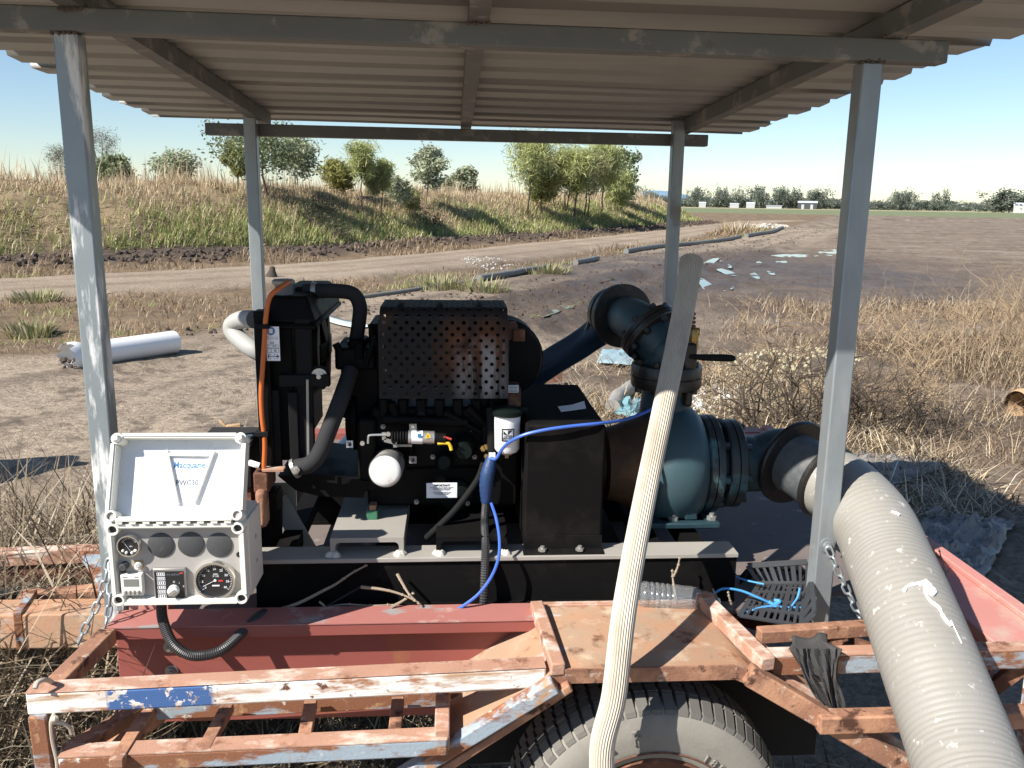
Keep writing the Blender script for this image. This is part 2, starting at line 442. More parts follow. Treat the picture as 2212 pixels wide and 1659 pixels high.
M['grey_roof'] = mat('pale_shed_roof', (.42, .44, .46), .5)
M['dark_open'] = mat('dark_shed_opening', (.05, .055, .06), .8)
M['hill'] = mat('haze_blue_hill', (.16, .25, .34), 1, 0, .06, .002)  # distance haze painted as the hills' blue base colour
M['water'] = mat('muddy_puddle_water', (.10, .085, .07), .02, 0, .05, 1, .02, 6, spec=1.0)
M['clod'] = mat('dark_soil_clods', (.075, .055, .042), .95, 0, .35, 4, .3, 60)
M['leaf'] = tint_mat('tree_leaves', .6, .35)
M['grass'] = tint_mat('grass_blades', .8, .3)
M['straw'] = tint_mat('dead_stalks', .85, .1)
M['weld'] = mat('weld_splash_pale', (.55, .52, .46), .8)
M['gauge_glass'] = mat('gauge_glass_dust', (.05, .05, .05), .1)
# ------------------------------------------------------------------ terrain
def _hash(ix, iy, seed):
    h = (ix.astype(np.int64)*374761393 + iy.astype(np.int64)*668265263 + seed*982451653) & 0x7fffffff
    h = ((h ^ (h >> 13))*1274126177) & 0x7fffffff
    return ((h ^ (h >> 16)) & 0xffff)/65535.0
def vnoise(x, y, seed=0):
    ix, iy = np.floor(x), np.floor(y)
    fx, fy = x-ix, y-iy
    fx = fx*fx*(3-2*fx); fy = fy*fy*(3-2*fy)
    ix = ix.astype(np.int64); iy = iy.astype(np.int64)
    a = _hash(ix, iy, seed); b = _hash(ix+1, iy, seed); c = _hash(ix, iy+1, seed); d = _hash(ix+1, iy+1, seed)
    return (a*(1-fx)+b*fx)*(1-fy)+(c*(1-fx)+d*fx)*fy
def fbm(x, y, oct=4, seed=0):
    s, a, t = 0, .5, 0
    for i in range(oct):
        s = s+a*vnoise(x*2**i+17.3*i, y*2**i-9.1*i, seed+i); t += a; a *= .5
    return s/t
def gp(pts): return np.array([[*at(px, py, z=0)][:2] for px, py in pts])
def seg_dist(x, y, pl):      # distance to a polyline, the side (+ left of travel) and the length along it
    best = np.full(x.shape, 1e9); side = np.zeros(x.shape); along = np.zeros(x.shape); acc = 0
    for (ax, ay), (bx, by) in zip(pl[:-1], pl[1:]):
        dx, dy = bx-ax, by-ay; l2 = dx*dx+dy*dy; l = math.sqrt(l2)
        t = np.clip(((x-ax)*dx+(y-ay)*dy)/l2, 0, 1)
        d = np.hypot(x-(ax+t*dx), y-(ay+t*dy))
        m = d < best
        best = np.where(m, d, best)
        side = np.where(m, np.sign(dx*(y-ay)-dy*(x-ax)), side)
        along = np.where(m, acc+t*l, along)
        acc += l
    return best, side, along
def smooth(a, b, x):
    t = np.clip((x-a)/(b-a), 0, 1)
    return t*t*(3-2*t)
BANK = gp([(0, 568), (300, 557), (700, 543), (850, 531), (1000, 520), (1200, 507), (1330, 498), (1450, 489), (1530, 480)])
d0 = BANK[0]-BANK[1]; BANK = np.vstack([BANK[0]+d0/np.linalg.norm(d0)*60, BANK])
dN = BANK[-1]-BANK[-2]; u_ = dN/np.linalg.norm(dN); nrm_ = np.array([-u_[1], u_[0]])
BANK = np.vstack([BANK, BANK[-1]+u_*6+nrm_*10, BANK[-1]+u_*4+nrm_*60])
ROAD = gp([(0, 618), (350, 600), (700, 580), (1000, 553), (1200, 532), (1400, 510), (1540, 491), (1640, 478), (1705, 476)])
ROAD = np.vstack([ROAD[0]+(ROAD[0]-ROAD[1])*4, ROAD])
PIPE = gp([(-300, 800), (150, 775), (380, 745), (560, 700), (720, 660), (900, 628), (1050, 603), (1180, 584), (1290, 566), (1440, 531), (1600, 516), (1690, 494)])
TRACK = gp([(-400, 1000), (100, 905), (500, 800), (900, 690), (1150, 640), (1400, 575), (1560, 540), (1680, 510), (1760, 490), (1730, 478)])
def terrain(x, y):
    db, sb, ab = seg_dist(x, y, BANK)
    inb = sb > 0
    w = db*inb
    n1 = fbm(x*.35, y*.35, 4, 3)
    crest = 1.92+.22*(fbm(x*.12, y*.12, 3, 5)-.5)*2
    rise = smooth(-.2, 5.2, w+(n1-.5)*1.6)
    back = 1-smooth(9, 16, w)*.55
    h = crest*rise*back*inb
    h = h+inb*rise*(fbm(x*1.1, y*1.1, 4, 8)-.5)*.75
    # windrow of clods along the bank foot
    wr = np.exp(-((w*inb-db*(~inb)+.45)/.6)**2)
    h = h+wr*(.10+.22*fbm(x*2.2, y*2.2, 4, 11))
    dr, sr, ar = seg_dist(x, y, ROAD)
    road = 1-smooth(1.7, 2.4, dr+(fbm(x*.8, y*.8, 3, 21)-.5)*.8)
    dp, sp, ap = seg_dist(x, y, PIPE)
    dt, st, at_ = seg_dist(x, y, TRACK)
    strip = (sp > 0)*(1-road)*(~inb)*smooth(.05, .5, dp)           # rough grass between road and pipe
    h = h-strip*.12*smooth(.3, 2, dp)+strip*(fbm(x*1.6, y*1.6, 4, 31)-.5)*.14
    track = (sp <= 0)*(1-smooth(1.9, 3.2, dt+(fbm(x*.6, y*.6, 3, 41)-.5)*1.2))
    field = (sp <= 0)*(1-track)*(~inb)
    wetc = gp([(1640, 585)])[0]
    wx, wy = (x-wetc[0]), (y-wetc[1])
    wet = np.exp(-((wx*.55-wy*.3)/4.2)**2-((wx*.45+wy*.62)/7.5)**2)
    mudt = track*smooth(6.5, 11, y)*(1-smooth(24, 34, y)*.6)*smooth(.6+.04*y, 1.3+.075*y, dp)
    wet = np.clip(wet*1.2*(.5+fbm(x*.5, y*.5, 3, 51))+mudt*.45*(fbm(x*.7, y*.7, 4, 55) > .52), 0, 1)
    # wheel ruts run along the track
    rut = np.sin(dt*st*4.2+1.2*fbm(at_*.25, dt*.5, 2, 61)*3)
    h = h+(mudt+.35*track)*rut*.11*fbm(x*.4, y*.4, 2, 63)
    h = h+(wet*.09+mudt*.05)*(fbm(x*1.1, y*2.4, 4, 71)-.5)
    clod = np.maximum(fbm(x*4.5, y*4.5, 4, 75)-.52, 0)
    h = h+clod*(mudt*.14+wet*.05+field*.12+strip*.08)
    h = h+road*(np.sin(dr*sr*9)*.006)+(fbm(x*6, y*6, 3, 81)-.5)*.02
    return h, dict(bank=inb*1.0, w=w, rise=rise, wr=wr, road=road, strip=strip, track=track, field=field, wet=wet, mud=mudt, clod=clod, dt=dt, at=at_, dr=dr, sr=sr)
def hgt(x, y): return float(terrain(np.array([float(x)]), np.array([float(y)]))[0][0])
def hit(px, py, t0=2.0, t1=400.0):        # where a photograph pixel meets the terrain
    d = ray(px, py)
    ts = np.geomspace(t0, t1, 1500)
    xs, ys, zs = CX+d.x*ts, CY+d.y*ts, CZ+d.z*ts
    hs = terrain(xs, ys)[0]
    k = np.argmax(zs < hs)
    if zs[k] >= hs[k]: k = -1
    return V((xs[k], ys[k], hs[k]))

na_d = 470
ang = np.concatenate([np.linspace(-R(44), R(44), na_d), np.linspace(R(44), R(316), 42)[1:-1]])
rad = np.concatenate([[.02, .3, .6], np.geomspace(.9, 120, 560), np.geomspace(120, 9000, 90)[1:]])
AA, RR = np.meshgrid(ang+YAW, rad)
GX, GY = CX+RR*np.sin(AA), CY+RR*np.cos(AA)
GH, C = terrain(GX.ravel(), GY.ravel())
GH = GH.reshape(GX.shape)
fade = np.clip(1-(RR-70)/60, 0, 1)
far_h = np.where(C['bank'].reshape(GX.shape) > 0, np.minimum(GH, 1.2), 0)
GH = GH*fade+far_h*(1-fade)*np.clip(1-(RR-130)/150, 0, 1)
gx, gy = GX.ravel(), GY.ravel()
def L3(a, b, t): return np.array(a)[None]*(1-t[:, None])+np.array(b)[None]*t[:, None]
nz = fbm(gx*.9, gy*.9, 5, 91); nf = fbm(gx*5, gy*5, 4, 93); nb = fbm(gx*.15, gy*.15, 3, 95)
soil = L3((0.1651, 0.1182, 0.0794), (0.2786, 0.2052, 0.1416), np.clip(nz*1.2-.1+(nb-.5)*.5, 0, 1))
tan_ = L3((0.2455, 0.1896, 0.1374), (0.3708, 0.2967, 0.2184), np.clip(nz*1.1+(nf-.5)*.6-.05, 0, 1))
fieldc = L3((0.1363, 0.099, 0.0708), (0.2453, 0.1851, 0.1335), np.clip(nf*.9+nz*.5-.2, 0, 1))
fleck = (fbm(gx*9, gy*9, 2, 97) > .70)*1.0
fieldc = fieldc*(1-fleck[:, None]*.5)+np.array((.27, .225, .17))*fleck[:, None]*.5
stripc = L3((0.1254, 0.0833, 0.0507), (0.2509, 0.1784, 0.105), np.clip(nf*.8+nz*.6-.25, 0, 1))
mudc = L3((0.0685, 0.0497, 0.036), (0.1371, 0.1024, 0.0754), np.clip(nz+(nf-.5)*.7, 0, 1))
bankc = L3((0.1662, 0.1168, 0.0723), (0.2932, 0.2197, 0.1275), np.clip(nf, 0, 1))
clodc = L3((.05, .036, .028), (.11, .08, .06), nf)
cc = tan_*1.0
def lay(c2, m):
    global cc
    m = np.clip(m, 0, 1)[:, None]
    cc = cc*(1-m)+c2*m
stub = np.clip((fbm(gx*1.3, gy*2.6, 4, 107)-.575)*8, 0, 1)*np.clip((np.hypot(gx-CX, gy-CY)-9)/6, 0, 1)
fieldc = fieldc*(1-.55*stub[:, None])+np.array((.30, .255, .205))*.55*stub[:, None]
fieldc = fieldc*(1-.35*np.clip((fbm(gx*.5, gy*1.1, 4, 109)-.53)*6, 0, 1))[:, None]
lay(fieldc, C['field']*smooth(2.5, 5, np.hypot(gx-CX, gy-CY)))
lay(tan_, C['track'])
lay(stripc, C['strip'])
lay(tan_*1.0, C['road'])
lay(soil, C['road']*(np.abs(np.sin(C['dr']*1.9)) > .86)*.6)
lay(bankc, C['bank'])
lay(clodc, np.exp(-((C['w']-(.5))/1.1)**2)*C['bank']*.9+C['wr']*.95*(C['road'] < .6))
lay(mudc, np.clip(C['mud']*.85*(.45+.8*fbm(gx*.6, gy*.6, 4, 99))+C['wet']*.95, 0, 1)*(C['bank'] < .5))
rutc = np.sin(C['dt']*4.2+1.2*fbm(C['at']*.25, C['dt']*.5, 2, 61)*3)
lay(mudc*.8, C['track']*np.clip(rutc*1.4-.5, 0, 1)*.95*fbm(gx*.8, gy*.8, 3, 103))
speck = np.clip((fbm(gx*7, gy*7, 3, 105)-.60)*9, 0, 1)
lay(mudc*.7, speck*(C['track']+C['strip']*.6)*.6)
# green crop strip and far paddocks beyond the brown field
dist = np.hypot(gx-CX, gy-CY)
lay(L3((.13, .155, .07), (.19, .21, .11), nf), smooth(185, 210, dist)*(1-smooth(520, 560, dist)))
lay(L3((.30, .27, .16), (.38, .34, .2), nf), smooth(430, 470, dist))
wetv = np.clip(C['wet']*1.1-.15, 0, 1)
gcol = np.concatenate([cc, wetv[:, None]], 1)

gm = bpy.data.materials.new('bare_earth'); gm.use_nodes = True
N_, L_ = gm.node_tree.nodes, gm.node_tree.links
b_ = N_['Principled BSDF']
a_ = N_.new('ShaderNodeAttribute'); a_.attribute_name = 'tint'
geo_ = N_.new('ShaderNodeNewGeometry')
n1_ = N_.new('ShaderNodeTexNoise'); n1_.inputs['Scale'].default_value = 26; n1_.inputs['Detail'].default_value = 6; n1_.inputs['Roughness'].default_value = .7
L_.new(geo_.outputs['Position'], n1_.inputs['Vector'])
mr_ = N_.new('ShaderNodeMapRange'); mr_.inputs['To Min'].default_value = .48; mr_.inputs['To Max'].default_value = 1.48; mr_.inputs['From Min'].default_value = .3; mr_.inputs['From Max'].default_value = .7
L_.new(n1_.outputs['Fac'], mr_.inputs['Value'])
nw_ = N_.new('ShaderNodeTexNoise'); nw_.inputs['Scale'].default_value = 3; nw_.inputs['Detail'].default_value = 4
L_.new(geo_.outputs['Position'], nw_.inputs['Vector'])
va_ = N_.new('ShaderNodeVectorMath'); va_.operation = 'ADD'
L_.new(geo_.outputs['Position'], va_.inputs[0]); L_.new(nw_.outputs['Color'], va_.inputs[1])
vc_ = N_.new('ShaderNodeTexVoronoi'); vc_.inputs['Scale'].default_value = 4.5; vc_.feature = 'DISTANCE_TO_EDGE'
L_.new(va_.outputs[0], vc_.inputs['Vector'])
vk_ = N_.new('ShaderNodeMapRange'); vk_.inputs['From Max'].default_value = .035; vk_.inputs['To Min'].default_value = .55
L_.new(vc_.outputs['Distance'], vk_.inputs['Value'])
mk_ = N_.new('ShaderNodeMath'); mk_.operation = 'MULTIPLY'
L_.new(mr_.outputs[0], mk_.inputs[0]); L_.new(vk_.outputs[0], mk_.inputs[1])
vm_ = N_.new('ShaderNodeVectorMath'); vm_.operation = 'SCALE'
L_.new(a_.outputs['Color'], vm_.inputs[0]); L_.new(mk_.outputs[0], vm_.inputs['Scale'])
L_.new(vm_.outputs[0], b_.inputs['Base Color'])
rm_ = N_.new('ShaderNodeMapRange'); rm_.inputs['To Min'].default_value = .95; rm_.inputs['To Max'].default_value = .45
L_.new(a_.outputs['Alpha'], rm_.inputs['Value']); L_.new(rm_.outputs[0], b_.inputs['Roughness'])
b_.inputs['Specular IOR Level'].default_value = .35
n2_ = N_.new('ShaderNodeTexNoise'); n2_.inputs['Scale'].default_value = 60; n2_.inputs['Detail'].default_value = 5; n2_.inputs['Roughness'].default_value = .75
L_.new(geo_.outputs['Position'], n2_.inputs['Vector'])
v2_ = N_.new('ShaderNodeTexVoronoi'); v2_.inputs['Scale'].default_value = 9; v2_.feature = 'DISTANCE_TO_EDGE'
L_.new(geo_.outputs['Position'], v2_.inputs['Vector'])
vr_ = N_.new('ShaderNodeMapRange'); vr_.inputs['From Max'].default_value = .06
L_.new(v2_.outputs['Distance'], vr_.inputs['Value'])
ad_ = N_.new('ShaderNodeMath'); ad_.operation = 'MULTIPLY_ADD'; ad_.inputs[1].default_value = .25
L_.new(vr_.outputs[0], ad_.inputs[0]); L_.new(n2_.outputs['Fac'], ad_.inputs[2])
bp_ = N_.new('ShaderNodeBump'); bp_.inputs['Strength'].default_value = .7; bp_.inputs['Distance'].default_value = .02
L_.new(ad_.outputs[0], bp_.inputs['Height']); L_.new(bp_.outputs[0], b_.inputs['Normal'])

nr, na = GX.shape
gv = np.stack([gx, gy, GH.ravel()], 1)
ii, jj = np.meshgrid(np.arange(nr-1), np.arange(na), indexing='ij')
j2 = (jj+1) % na
gf = np.stack([ii*na+jj, ii*na+j2, (ii+1)*na+j2, (ii+1)*na+jj], -1).reshape(-1, 4)[:, ::-1]
cls = np.zeros(len(gx), dtype=int)                    # 0 ground, 1 road, 2 track, 3 field, 4 bank
cls[C['field']*(dist > 3.5)*1.0 > .5] = 3
cls[C['track'] > .5] = 2
cls[C['road'] > .5] = 1
cls[C['bank'] > .5] = 4
cls[(dist < 3.4)] = 0
fc = cls[gf[:, 0]]
for k, nm in enumerate(['ground', 'dirt_road', 'muddy_track', 'field', 'embankment']):
    fs = gf[fc == k]
    if not len(fs): continue
    used, inv = np.unique(fs, return_inverse=True)
    o = np_obj(nm, gv[used], inv.reshape(-1, 4), gm, gcol[used], smooth=True)
    tag(o, kind='structure')

# puddles: level sheets of water that the uneven mud rises through
def puddle(pts, lift=.004):
    P = gp(pts)
    c = P.mean(0)
    z = float(np.mean(terrain(np.append(P[:, 0], c[0]), np.append(P[:, 1], c[1]))[0]))+lift
    Q = [V((*p, 0)) for p in P]
    sp_ = spline([Q[-1]]+Q+[Q[0], Q[1]], 8)[8:-8]
    P = np.array([[p.x, p.y] for p in sp_[:-1]])
    kk = np.arange(len(P))
    P = c+(P-c)*(1.12+.30*(fbm(kk*.45+c[0], kk*0+c[1], 3, 7)-.5))[:, None]
    m = MB(); n = len(P)
    m.add([(c[0], c[1], z)]+[(p[0], p[1], z) for p in P], [(0, 1+i, 1+(i+1) % n) for i in range(n)])
    o = m.build('puddle', M['water'], loc=(c[0], c[1], z))
    tag(o, kind='structure')
# ------------------------------------------------------------------ pump shelter: posts, beams, rafters, ribbed roof
sh = thing('pump_shelter', 'open galvanised steel shelter with flat ribbed metal roof on four posts over the engine', 'shelter', (.885, .85, .70))
PW = .05
def post(x, y, z0, z1, m):
    return MB().box2((x-PW/2, y-PW/2, z0), (x+PW/2, y+PW/2, z1)).build('post', m, sh, bevel=.004)
p_fl = post(0, 0, .70, 2.062, M['galv_white'])
p_fr = post(1.772, 0, .56, 2.045, M['galv'])
post(.002, 1.69, .715, 2.068, M['galv'])
post(1.768, 1.69, .715, 2.068, M['galv'])
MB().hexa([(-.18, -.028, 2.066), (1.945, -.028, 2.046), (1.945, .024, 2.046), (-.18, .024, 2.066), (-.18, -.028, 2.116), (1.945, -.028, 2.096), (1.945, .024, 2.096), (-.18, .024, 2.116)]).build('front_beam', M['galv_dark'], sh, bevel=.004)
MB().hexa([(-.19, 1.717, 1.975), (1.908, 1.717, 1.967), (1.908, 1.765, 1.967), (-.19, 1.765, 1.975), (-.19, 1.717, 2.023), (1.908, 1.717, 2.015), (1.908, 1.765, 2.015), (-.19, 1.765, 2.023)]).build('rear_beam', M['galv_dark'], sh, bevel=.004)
def roofz(x, y): return 2.166-.043*y-.0085*x
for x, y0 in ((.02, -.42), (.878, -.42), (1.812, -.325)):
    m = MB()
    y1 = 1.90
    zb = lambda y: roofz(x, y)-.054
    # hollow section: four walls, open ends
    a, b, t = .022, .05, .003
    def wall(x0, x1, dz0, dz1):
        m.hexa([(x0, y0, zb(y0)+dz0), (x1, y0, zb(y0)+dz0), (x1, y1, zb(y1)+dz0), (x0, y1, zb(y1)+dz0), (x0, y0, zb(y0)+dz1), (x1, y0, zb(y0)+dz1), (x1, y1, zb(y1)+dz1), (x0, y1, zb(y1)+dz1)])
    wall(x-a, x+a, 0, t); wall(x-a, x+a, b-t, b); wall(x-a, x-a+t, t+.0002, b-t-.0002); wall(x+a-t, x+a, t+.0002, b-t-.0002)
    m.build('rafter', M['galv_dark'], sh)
# weld blobs
for (x, y, z) in ((0, -.02, 2.062), (1.772, -.02, 2.047), (.878, -.03, 2.104), (.02, -.03, 2.108), (1.812, -.03, 2.1)):
    m = MB()
    for k in range(5):
        m.lathe((x+.012*(k-2)+random.uniform(-.003, .003), y-.006, z+random.uniform(-.003, .003)), (0, -.4, 1), [(-.004, .002), (0, .0048), (.004, .002)], 7)
    m.build('weld', M['weld_rust'], sh)
# ribbed sheets: pans and trapezoid ribs, each sheet 0.76 m of cover, lapping its neighbour's last rib
xl, xr = -.53, 2.20
pitch, ribh = .19, .031
ystart = -.505
for k in range(4):
    prof = []
    nrib = 4 if k < 3 else 2
    for r in range(nrib):
        y = ystart+.76*k+r*pitch
        prof += [(y, 0), (y+.055, 0), (y+.108, 0), (y+.124, ribh), (y+.170, ribh), (y+.186, 0)]
    prof.append((ystart+.76*k+nrib*pitch-.004, .0))
    m = MB()
    dz = .0
    vs = []
    nx = 9
    for i in range(nx):
        x = xl+(xr-xl)*i/(nx-1)
        for (y, h) in prof:
            vs.append((x+.012*math.sin(y*9+k) * (i in (0, nx-1)), y, roofz(x, y)+h+dz+.0012*math.sin(x*5+y*3)))
    n = len(prof)
    fs = [(i*n+j, (i+1)*n+j, (i+1)*n+j+1, i*n+j+1) for i in range(nx-1) for j in range(n-1)]
    m.add(vs, fs)
    o = m.build('roof_sheet', M['roof'], sh, smooth=20)
    s_ = o.modifiers.new('solid', 'SOLIDIFY'); s_.thickness = .0016; s_.offset = 1
# screw tips through the pans
m = MB()
for x in (.02, .878, 1.812):
    for r in range(13):
        y = ystart+.16+r*pitch
        if r % 2 == 0: m.lathe((x+.035, y-.06, roofz(x, y)-.012), (0, 0, 1), [(0, .001), (.012, .0028)], 6)
m.build('roof_screw', M['steel_dull'], sh, kind='stuff')

# ------------------------------------------------------------------ trailer
tr = thing('trailer', 'rusty flat deck trailer with red chassis beam and peeling white side rail carrying the pump', 'trailer', (1.0, .7, 0))
zt = .738
m = MB()      # front chassis I beam
m.box2((.017, -.122, zt-.03), (1.03, -.035, zt)); m.box2((.02, -.082, .515), (1.03, -.074, zt-.03)); m.box2((.02, -.122, .492), (1.03, -.035, .515))
m.build('chassis_beam', M['red'], tr, bevel=.003)
MB().box2((.017, -.124, zt+.0005), (1.03, -.034, zt+.003)).build('flange_wear', M['red_worn'], tr)
for z in (.668, .604): MB().bolt((.145, -.082, z), (0, -1, 0), .011, .008).lathe((.145, -.082, z), (0, -1, 0), [(0, .016), (.003, .016)], 16).build('bolt', M['steel_dull'], tr)
m = MB(); m.box2((.03, 1.60, zt-.03), (2.2, 1.69, zt)); m.box2((.03, 1.64, .56), (2.2, 1.65, zt-.03)); m.build('rear_chassis_beam', M['red'], tr)
for x in (.03, .75, 1.5, 2.1): MB().box2((x, -.034, .60), (x+.05, 1.6, .69)).build('cross_member', M['rust_dark'], tr)
# deck plate with a cut round the front right post
m = MB(); m.box2((.12, -.033, .700), (1.62, 1.6, .712)); m.box2((1.62, .06, .700), (2.08, 1.6, .712))
m.build('deck_plate', M['deck'], tr)
m = MB(); m.box2((2.085, -.26, .705), (2.262, 1.69, .733)); m.box2((2.225, -.26, .733), (2.262, 1.69, .748)); m.box2((2.085, -.26, .62), (2.095, 1.69, .705))
m.build('end_channel', M['pink'], tr, bevel=.003)
# angle trim of the deck front corner and a wood packer under the control box
MB().box2((.035, -.03, .713), (.13, .02, .772)).build('post_packer', M['pink'], tr, bevel=.002)
# side rails (left of the wheel)
rl0, rl1 = V((-.04, -.372, .715)), V((1.022, -.318, .715))
MB().beam(rl0, rl1, .046, .048).build('side_rail', M['chalk'], tr, bevel=.005)
MB().beam(rl0+V((0, .0, .0255)), rl1+V((0, 0, .0255)), .047, .0025).build('side_rail_cap', M['rust_top'], tr, bevel=.001)
MB().beam((-.005, -.36, .722), (.02, -.123, .722), .042, .036).build('rail_arm', M['rust'], tr, bevel=.004)
MB().beam((.02, -.39, .585), (.81, -.385, .598), .045, .038).build('lower_rail', M['rust_blue'], tr, bevel=.004)
MB().beam((.02, -.39, .6055), (.81, -.385, .6185), .0455, .003).build('lower_rail_cap', M['rust_top'], tr)
MB().beam((-.018, -.385, .692), (-.012, -.385, .48), .035, .035, up=(0, 1, 0)).build('corner_post', M['rust_blue'], tr, bevel=.003)
MB().beam((.15, -.205, .582), (1.0, -.185, .590), .035, .04).build('inner_rail', M['rust_blue'], tr, bevel=.003)
MB().beam((-.0, -.372, .50), (.20, -.12, .592), .05, .035).build('rail_arm', M['rust'], tr, bevel=.003)
MB().beam((.02, -.372, .588), (.19, -.12, .594), .035, .03).build('rail_arm', M['rust'], tr, bevel=.003)
for (xa, ya), (xb, yb) in (((470, 1548), (415, 1650)), ((492, 1528), (440, 1625)), ((672, 1518), (655, 1613)), ((860, 1512), (851, 1605))):
    if xa == 470: xa, ya, xb, yb = 322, 1536, 250, 1650
    p, q = at(xa, ya, z=.603), at(xb, yb, z=.603)
    MB().beam(p, q, .028, .02).build('rung', M['rust'], tr, bevel=.002)
# the broad rung beside the mudguard
p, q = at(957, 1500, z=.612), at(955, 1600, z=.612)
MB().beam(p, q, .032, .05).build('rung', M['rust_top'], tr, bevel=.003)
# mudguard
mg = [(.80, .575), (1.035, .730), (1.055, .738), (1.44, .738), (1.465, .728), (1.80, .50)]
yA, yB = -.345, -.05
def mprof(dz, y): return [(x, y, z+dz) for x, z in mg]
m = MB()
n = len(mg)
top = [mprof(0, yA), mprof(0, yB)]; bot = [mprof(-.005, yA), mprof(-.005, yB)]
vs = top[0]+top[1]+bot[0]+bot[1]
fs = []
for i in range(n-1):
    fs += [(i, i+1, n+i+1, n+i), (2*n+i, 3*n+i, 3*n+i+1, 2*n+i+1), (i, 2*n+i, 2*n+i+1, i+1), (n+i, n+i+1, 3*n+i+1, 3*n+i)]
m.add(vs, fs)
m.build('mudguard', M['fender'], tr, smooth=30)
m = MB()       # rolled front lip
lip = [V((x, yA-.003, z)) for x, z in mg[1:5]]
m.add([p+V((0, 0, .001)) for p in lip]+[p+V((0, .004, -.035)) for p in lip]+[p+V((0, .006, .001)) for p in lip]+[p+V((0, .010, -.035)) for p in lip],
      [f for i in range(3) for f in ((i, i+1, 5+i, 4+i), (8+i, 12+i, 13+i, 9+i), (4+i, 5+i, 13+i, 12+i), (i, 8+i, 9+i, i+1))])
m.build('mudguard_lip', M['rust'], tr)
MB().beam((1.048, -.35, .752-.012), (1.028, -.06, .752-.006), .032, .03).build('mudguard_bar', M['rust_top'], tr, bevel=.004)
MB().beam((1.04, -.362, .715), (.70, -.372, .50), .034, .034, up=(0, 1, 0)).build('mudguard_brace', M['rust_blue'], tr, bevel=.004)
MB().beam((1.075, -.352, .705), (.735, -.362, .475), .02, .03, up=(0, 1, 0)).build('mudguard_brace', M['rust'], tr, bevel=.004)
MB().beam((1.452, -.07, .752), (1.512, -.345, .738), .036, .034).build('mudguard_bar', M['rust_top'], tr, bevel=.004)
MB().lathe((1.452, -.062, .732), (0, 0, 1), [(0, .024), (.034, .024), (.038, .02)], 12).build('bar_stub', M['rust'], tr)
MB().beam((1.465, -.352, .722), (1.92, -.372, .445), .045, .038, up=(0, 1, 0)).build('mudguard_brace', M['rust'], tr, bevel=.004)
MB().beam((1.50, -.30, .712), (1.90, -.32, .47), .036, .02, up=(0, 1, 0)).build('mudguard_brace', M['rust_top'], tr, bevel=.003)
m = MB(); m.prism([(.80, -.05, .58), (1.035, -.05, .73), (1.465, -.05, .728), (1.78, -.05, .51), (1.78, -.05, .30), (.80, -.05, .30)], (0, .004, 0)); m.build('wheel_shade_panel', M['wheel_shade'], tr)  # dark sheet standing in for the shade behind the wheel
# top back bar of the guard (runs along the chassis)
MB().beam((1.03, -.045, .739), (1.455, -.045, .739), .02, .012).build('mudguard_bar', M['rust_top'], tr, bevel=.002)
# rails right of the wheel
MB().beam(at(1638, 1372, z=.73), at(1885, 1356, z=.73), .032, .032).build('side_rail', M['rust'], tr, bevel=.003)
MB().beam((1.53, -.305, .72), (2.20, -.300, .72), .04, .046).build('side_rail', M['rust_blue'], tr, bevel=.004)
MB().beam((1.53, -.305, .7445), (2.20, -.300, .7445), .041, .003).build('side_rail_cap', M['rust_top'], tr)
MB().beam((1.62, -.375, .615), (2.1, -.375, .615), .04, .042).build('lower_rail', M['rust'], tr, bevel=.004)
MB().beam((1.86, -.18, .66), (2.10, -.17, .655), .03, .05).build('inner_rail', M['rust'], tr, bevel=.003)
MB().beam((2.165, -.315, .697), (2.135, -.365, .40), .05, .04, up=(0, 1, 0)).build('corner_post', M['rust_blue'], tr, bevel=.004)
MB().beam((2.02, -.305, .690), (2.14, -.22, .52), .03, .03).build('brace', M['rust_dark'], tr)
MB().beam((2.14, -.29, .690), (2.02, -.22, .50), .03, .03).build('brace', M['rust_dark'], tr)
MB().beam((1.60, .25, .58), (2.09, -.16, .56), .05, .05).build('brace', M['rust_dark'], tr)
MB().beam((1.735, -.18, .715), (1.735, -.18, .60), .03, .03, up=(0, 1, 0)).build('brace', M['rust'], tr)
# wheel
wx, wz, wy = 1.272, .325, -.355
whl = MB().lathe((wx, wy+.02, wz), (0, 1, 0), [(0, .18), (.02, .175), (.09, .165), (.15, .17)], 40).build('wheel', M['rust_dark'], tr)
m = MB()
m.lathe((wx, wy, wz), (0, 1, 0), [(.022, .190), (.006, .194), (.001, .205), (.0015, .225), (0, .245), (.002, .268), (.009, .288), (.018, .302), (.026, .307), (.16, .310), (.17, .300), (.19, .25), (.17, .18)], 72, cap=False)
m.build('tyre', M['tyre'], whl, smooth=50)
m = MB()
for k in range(64):       # shoulder blocks
    a = 2*math.pi*k/64
    c = V((wx+math.cos(a)*.311, wy+.052, wz+math.sin(a)*.311))
    rot = Matrix(((math.cos(a), 0, -math.sin(a)), (0, 1, 0), (math.sin(a), 0, math.cos(a)))).to_3x3()
    u = V((math.cos(a), 0, math.sin(a))); tdir = V((-math.sin(a), 0, math.cos(a)))
    h = .0115
    p = [c+u*ra+tdir*ta*h+V((0, ya, 0)) for ra, ya in ((-.020, -.037),) for ta in (-1, 1)]
    o0 = V((wx, wy, wz))
    def q(r_, y_, s_): return o0+u*r_+tdir*(s_*h)+V((0, y_, 0))
    m.hexa([q(.296, .012, -1), q(.296, .012, 1), q(.305, .060, 1), q(.305, .060, -1), q(.306, .016, -1), q(.306, .016, 1), q(.322, .060, 1), q(.322, .060, -1)])
    for y0 in (.066, .10, .134):
        m.hexa([q(.305, y0, -1.1), q(.305, y0, .9), q(.305, y0+.027, 1.2), q(.305, y0+.027, -.8), q(.324, y0, -1.1), q(.324, y0, .9), q(.324, y0+.027, 1.2), q(.324, y0+.027, -.8)])
m.build('tread', M['tread'], whl, smooth=0, kind='stuff')
m = MB()
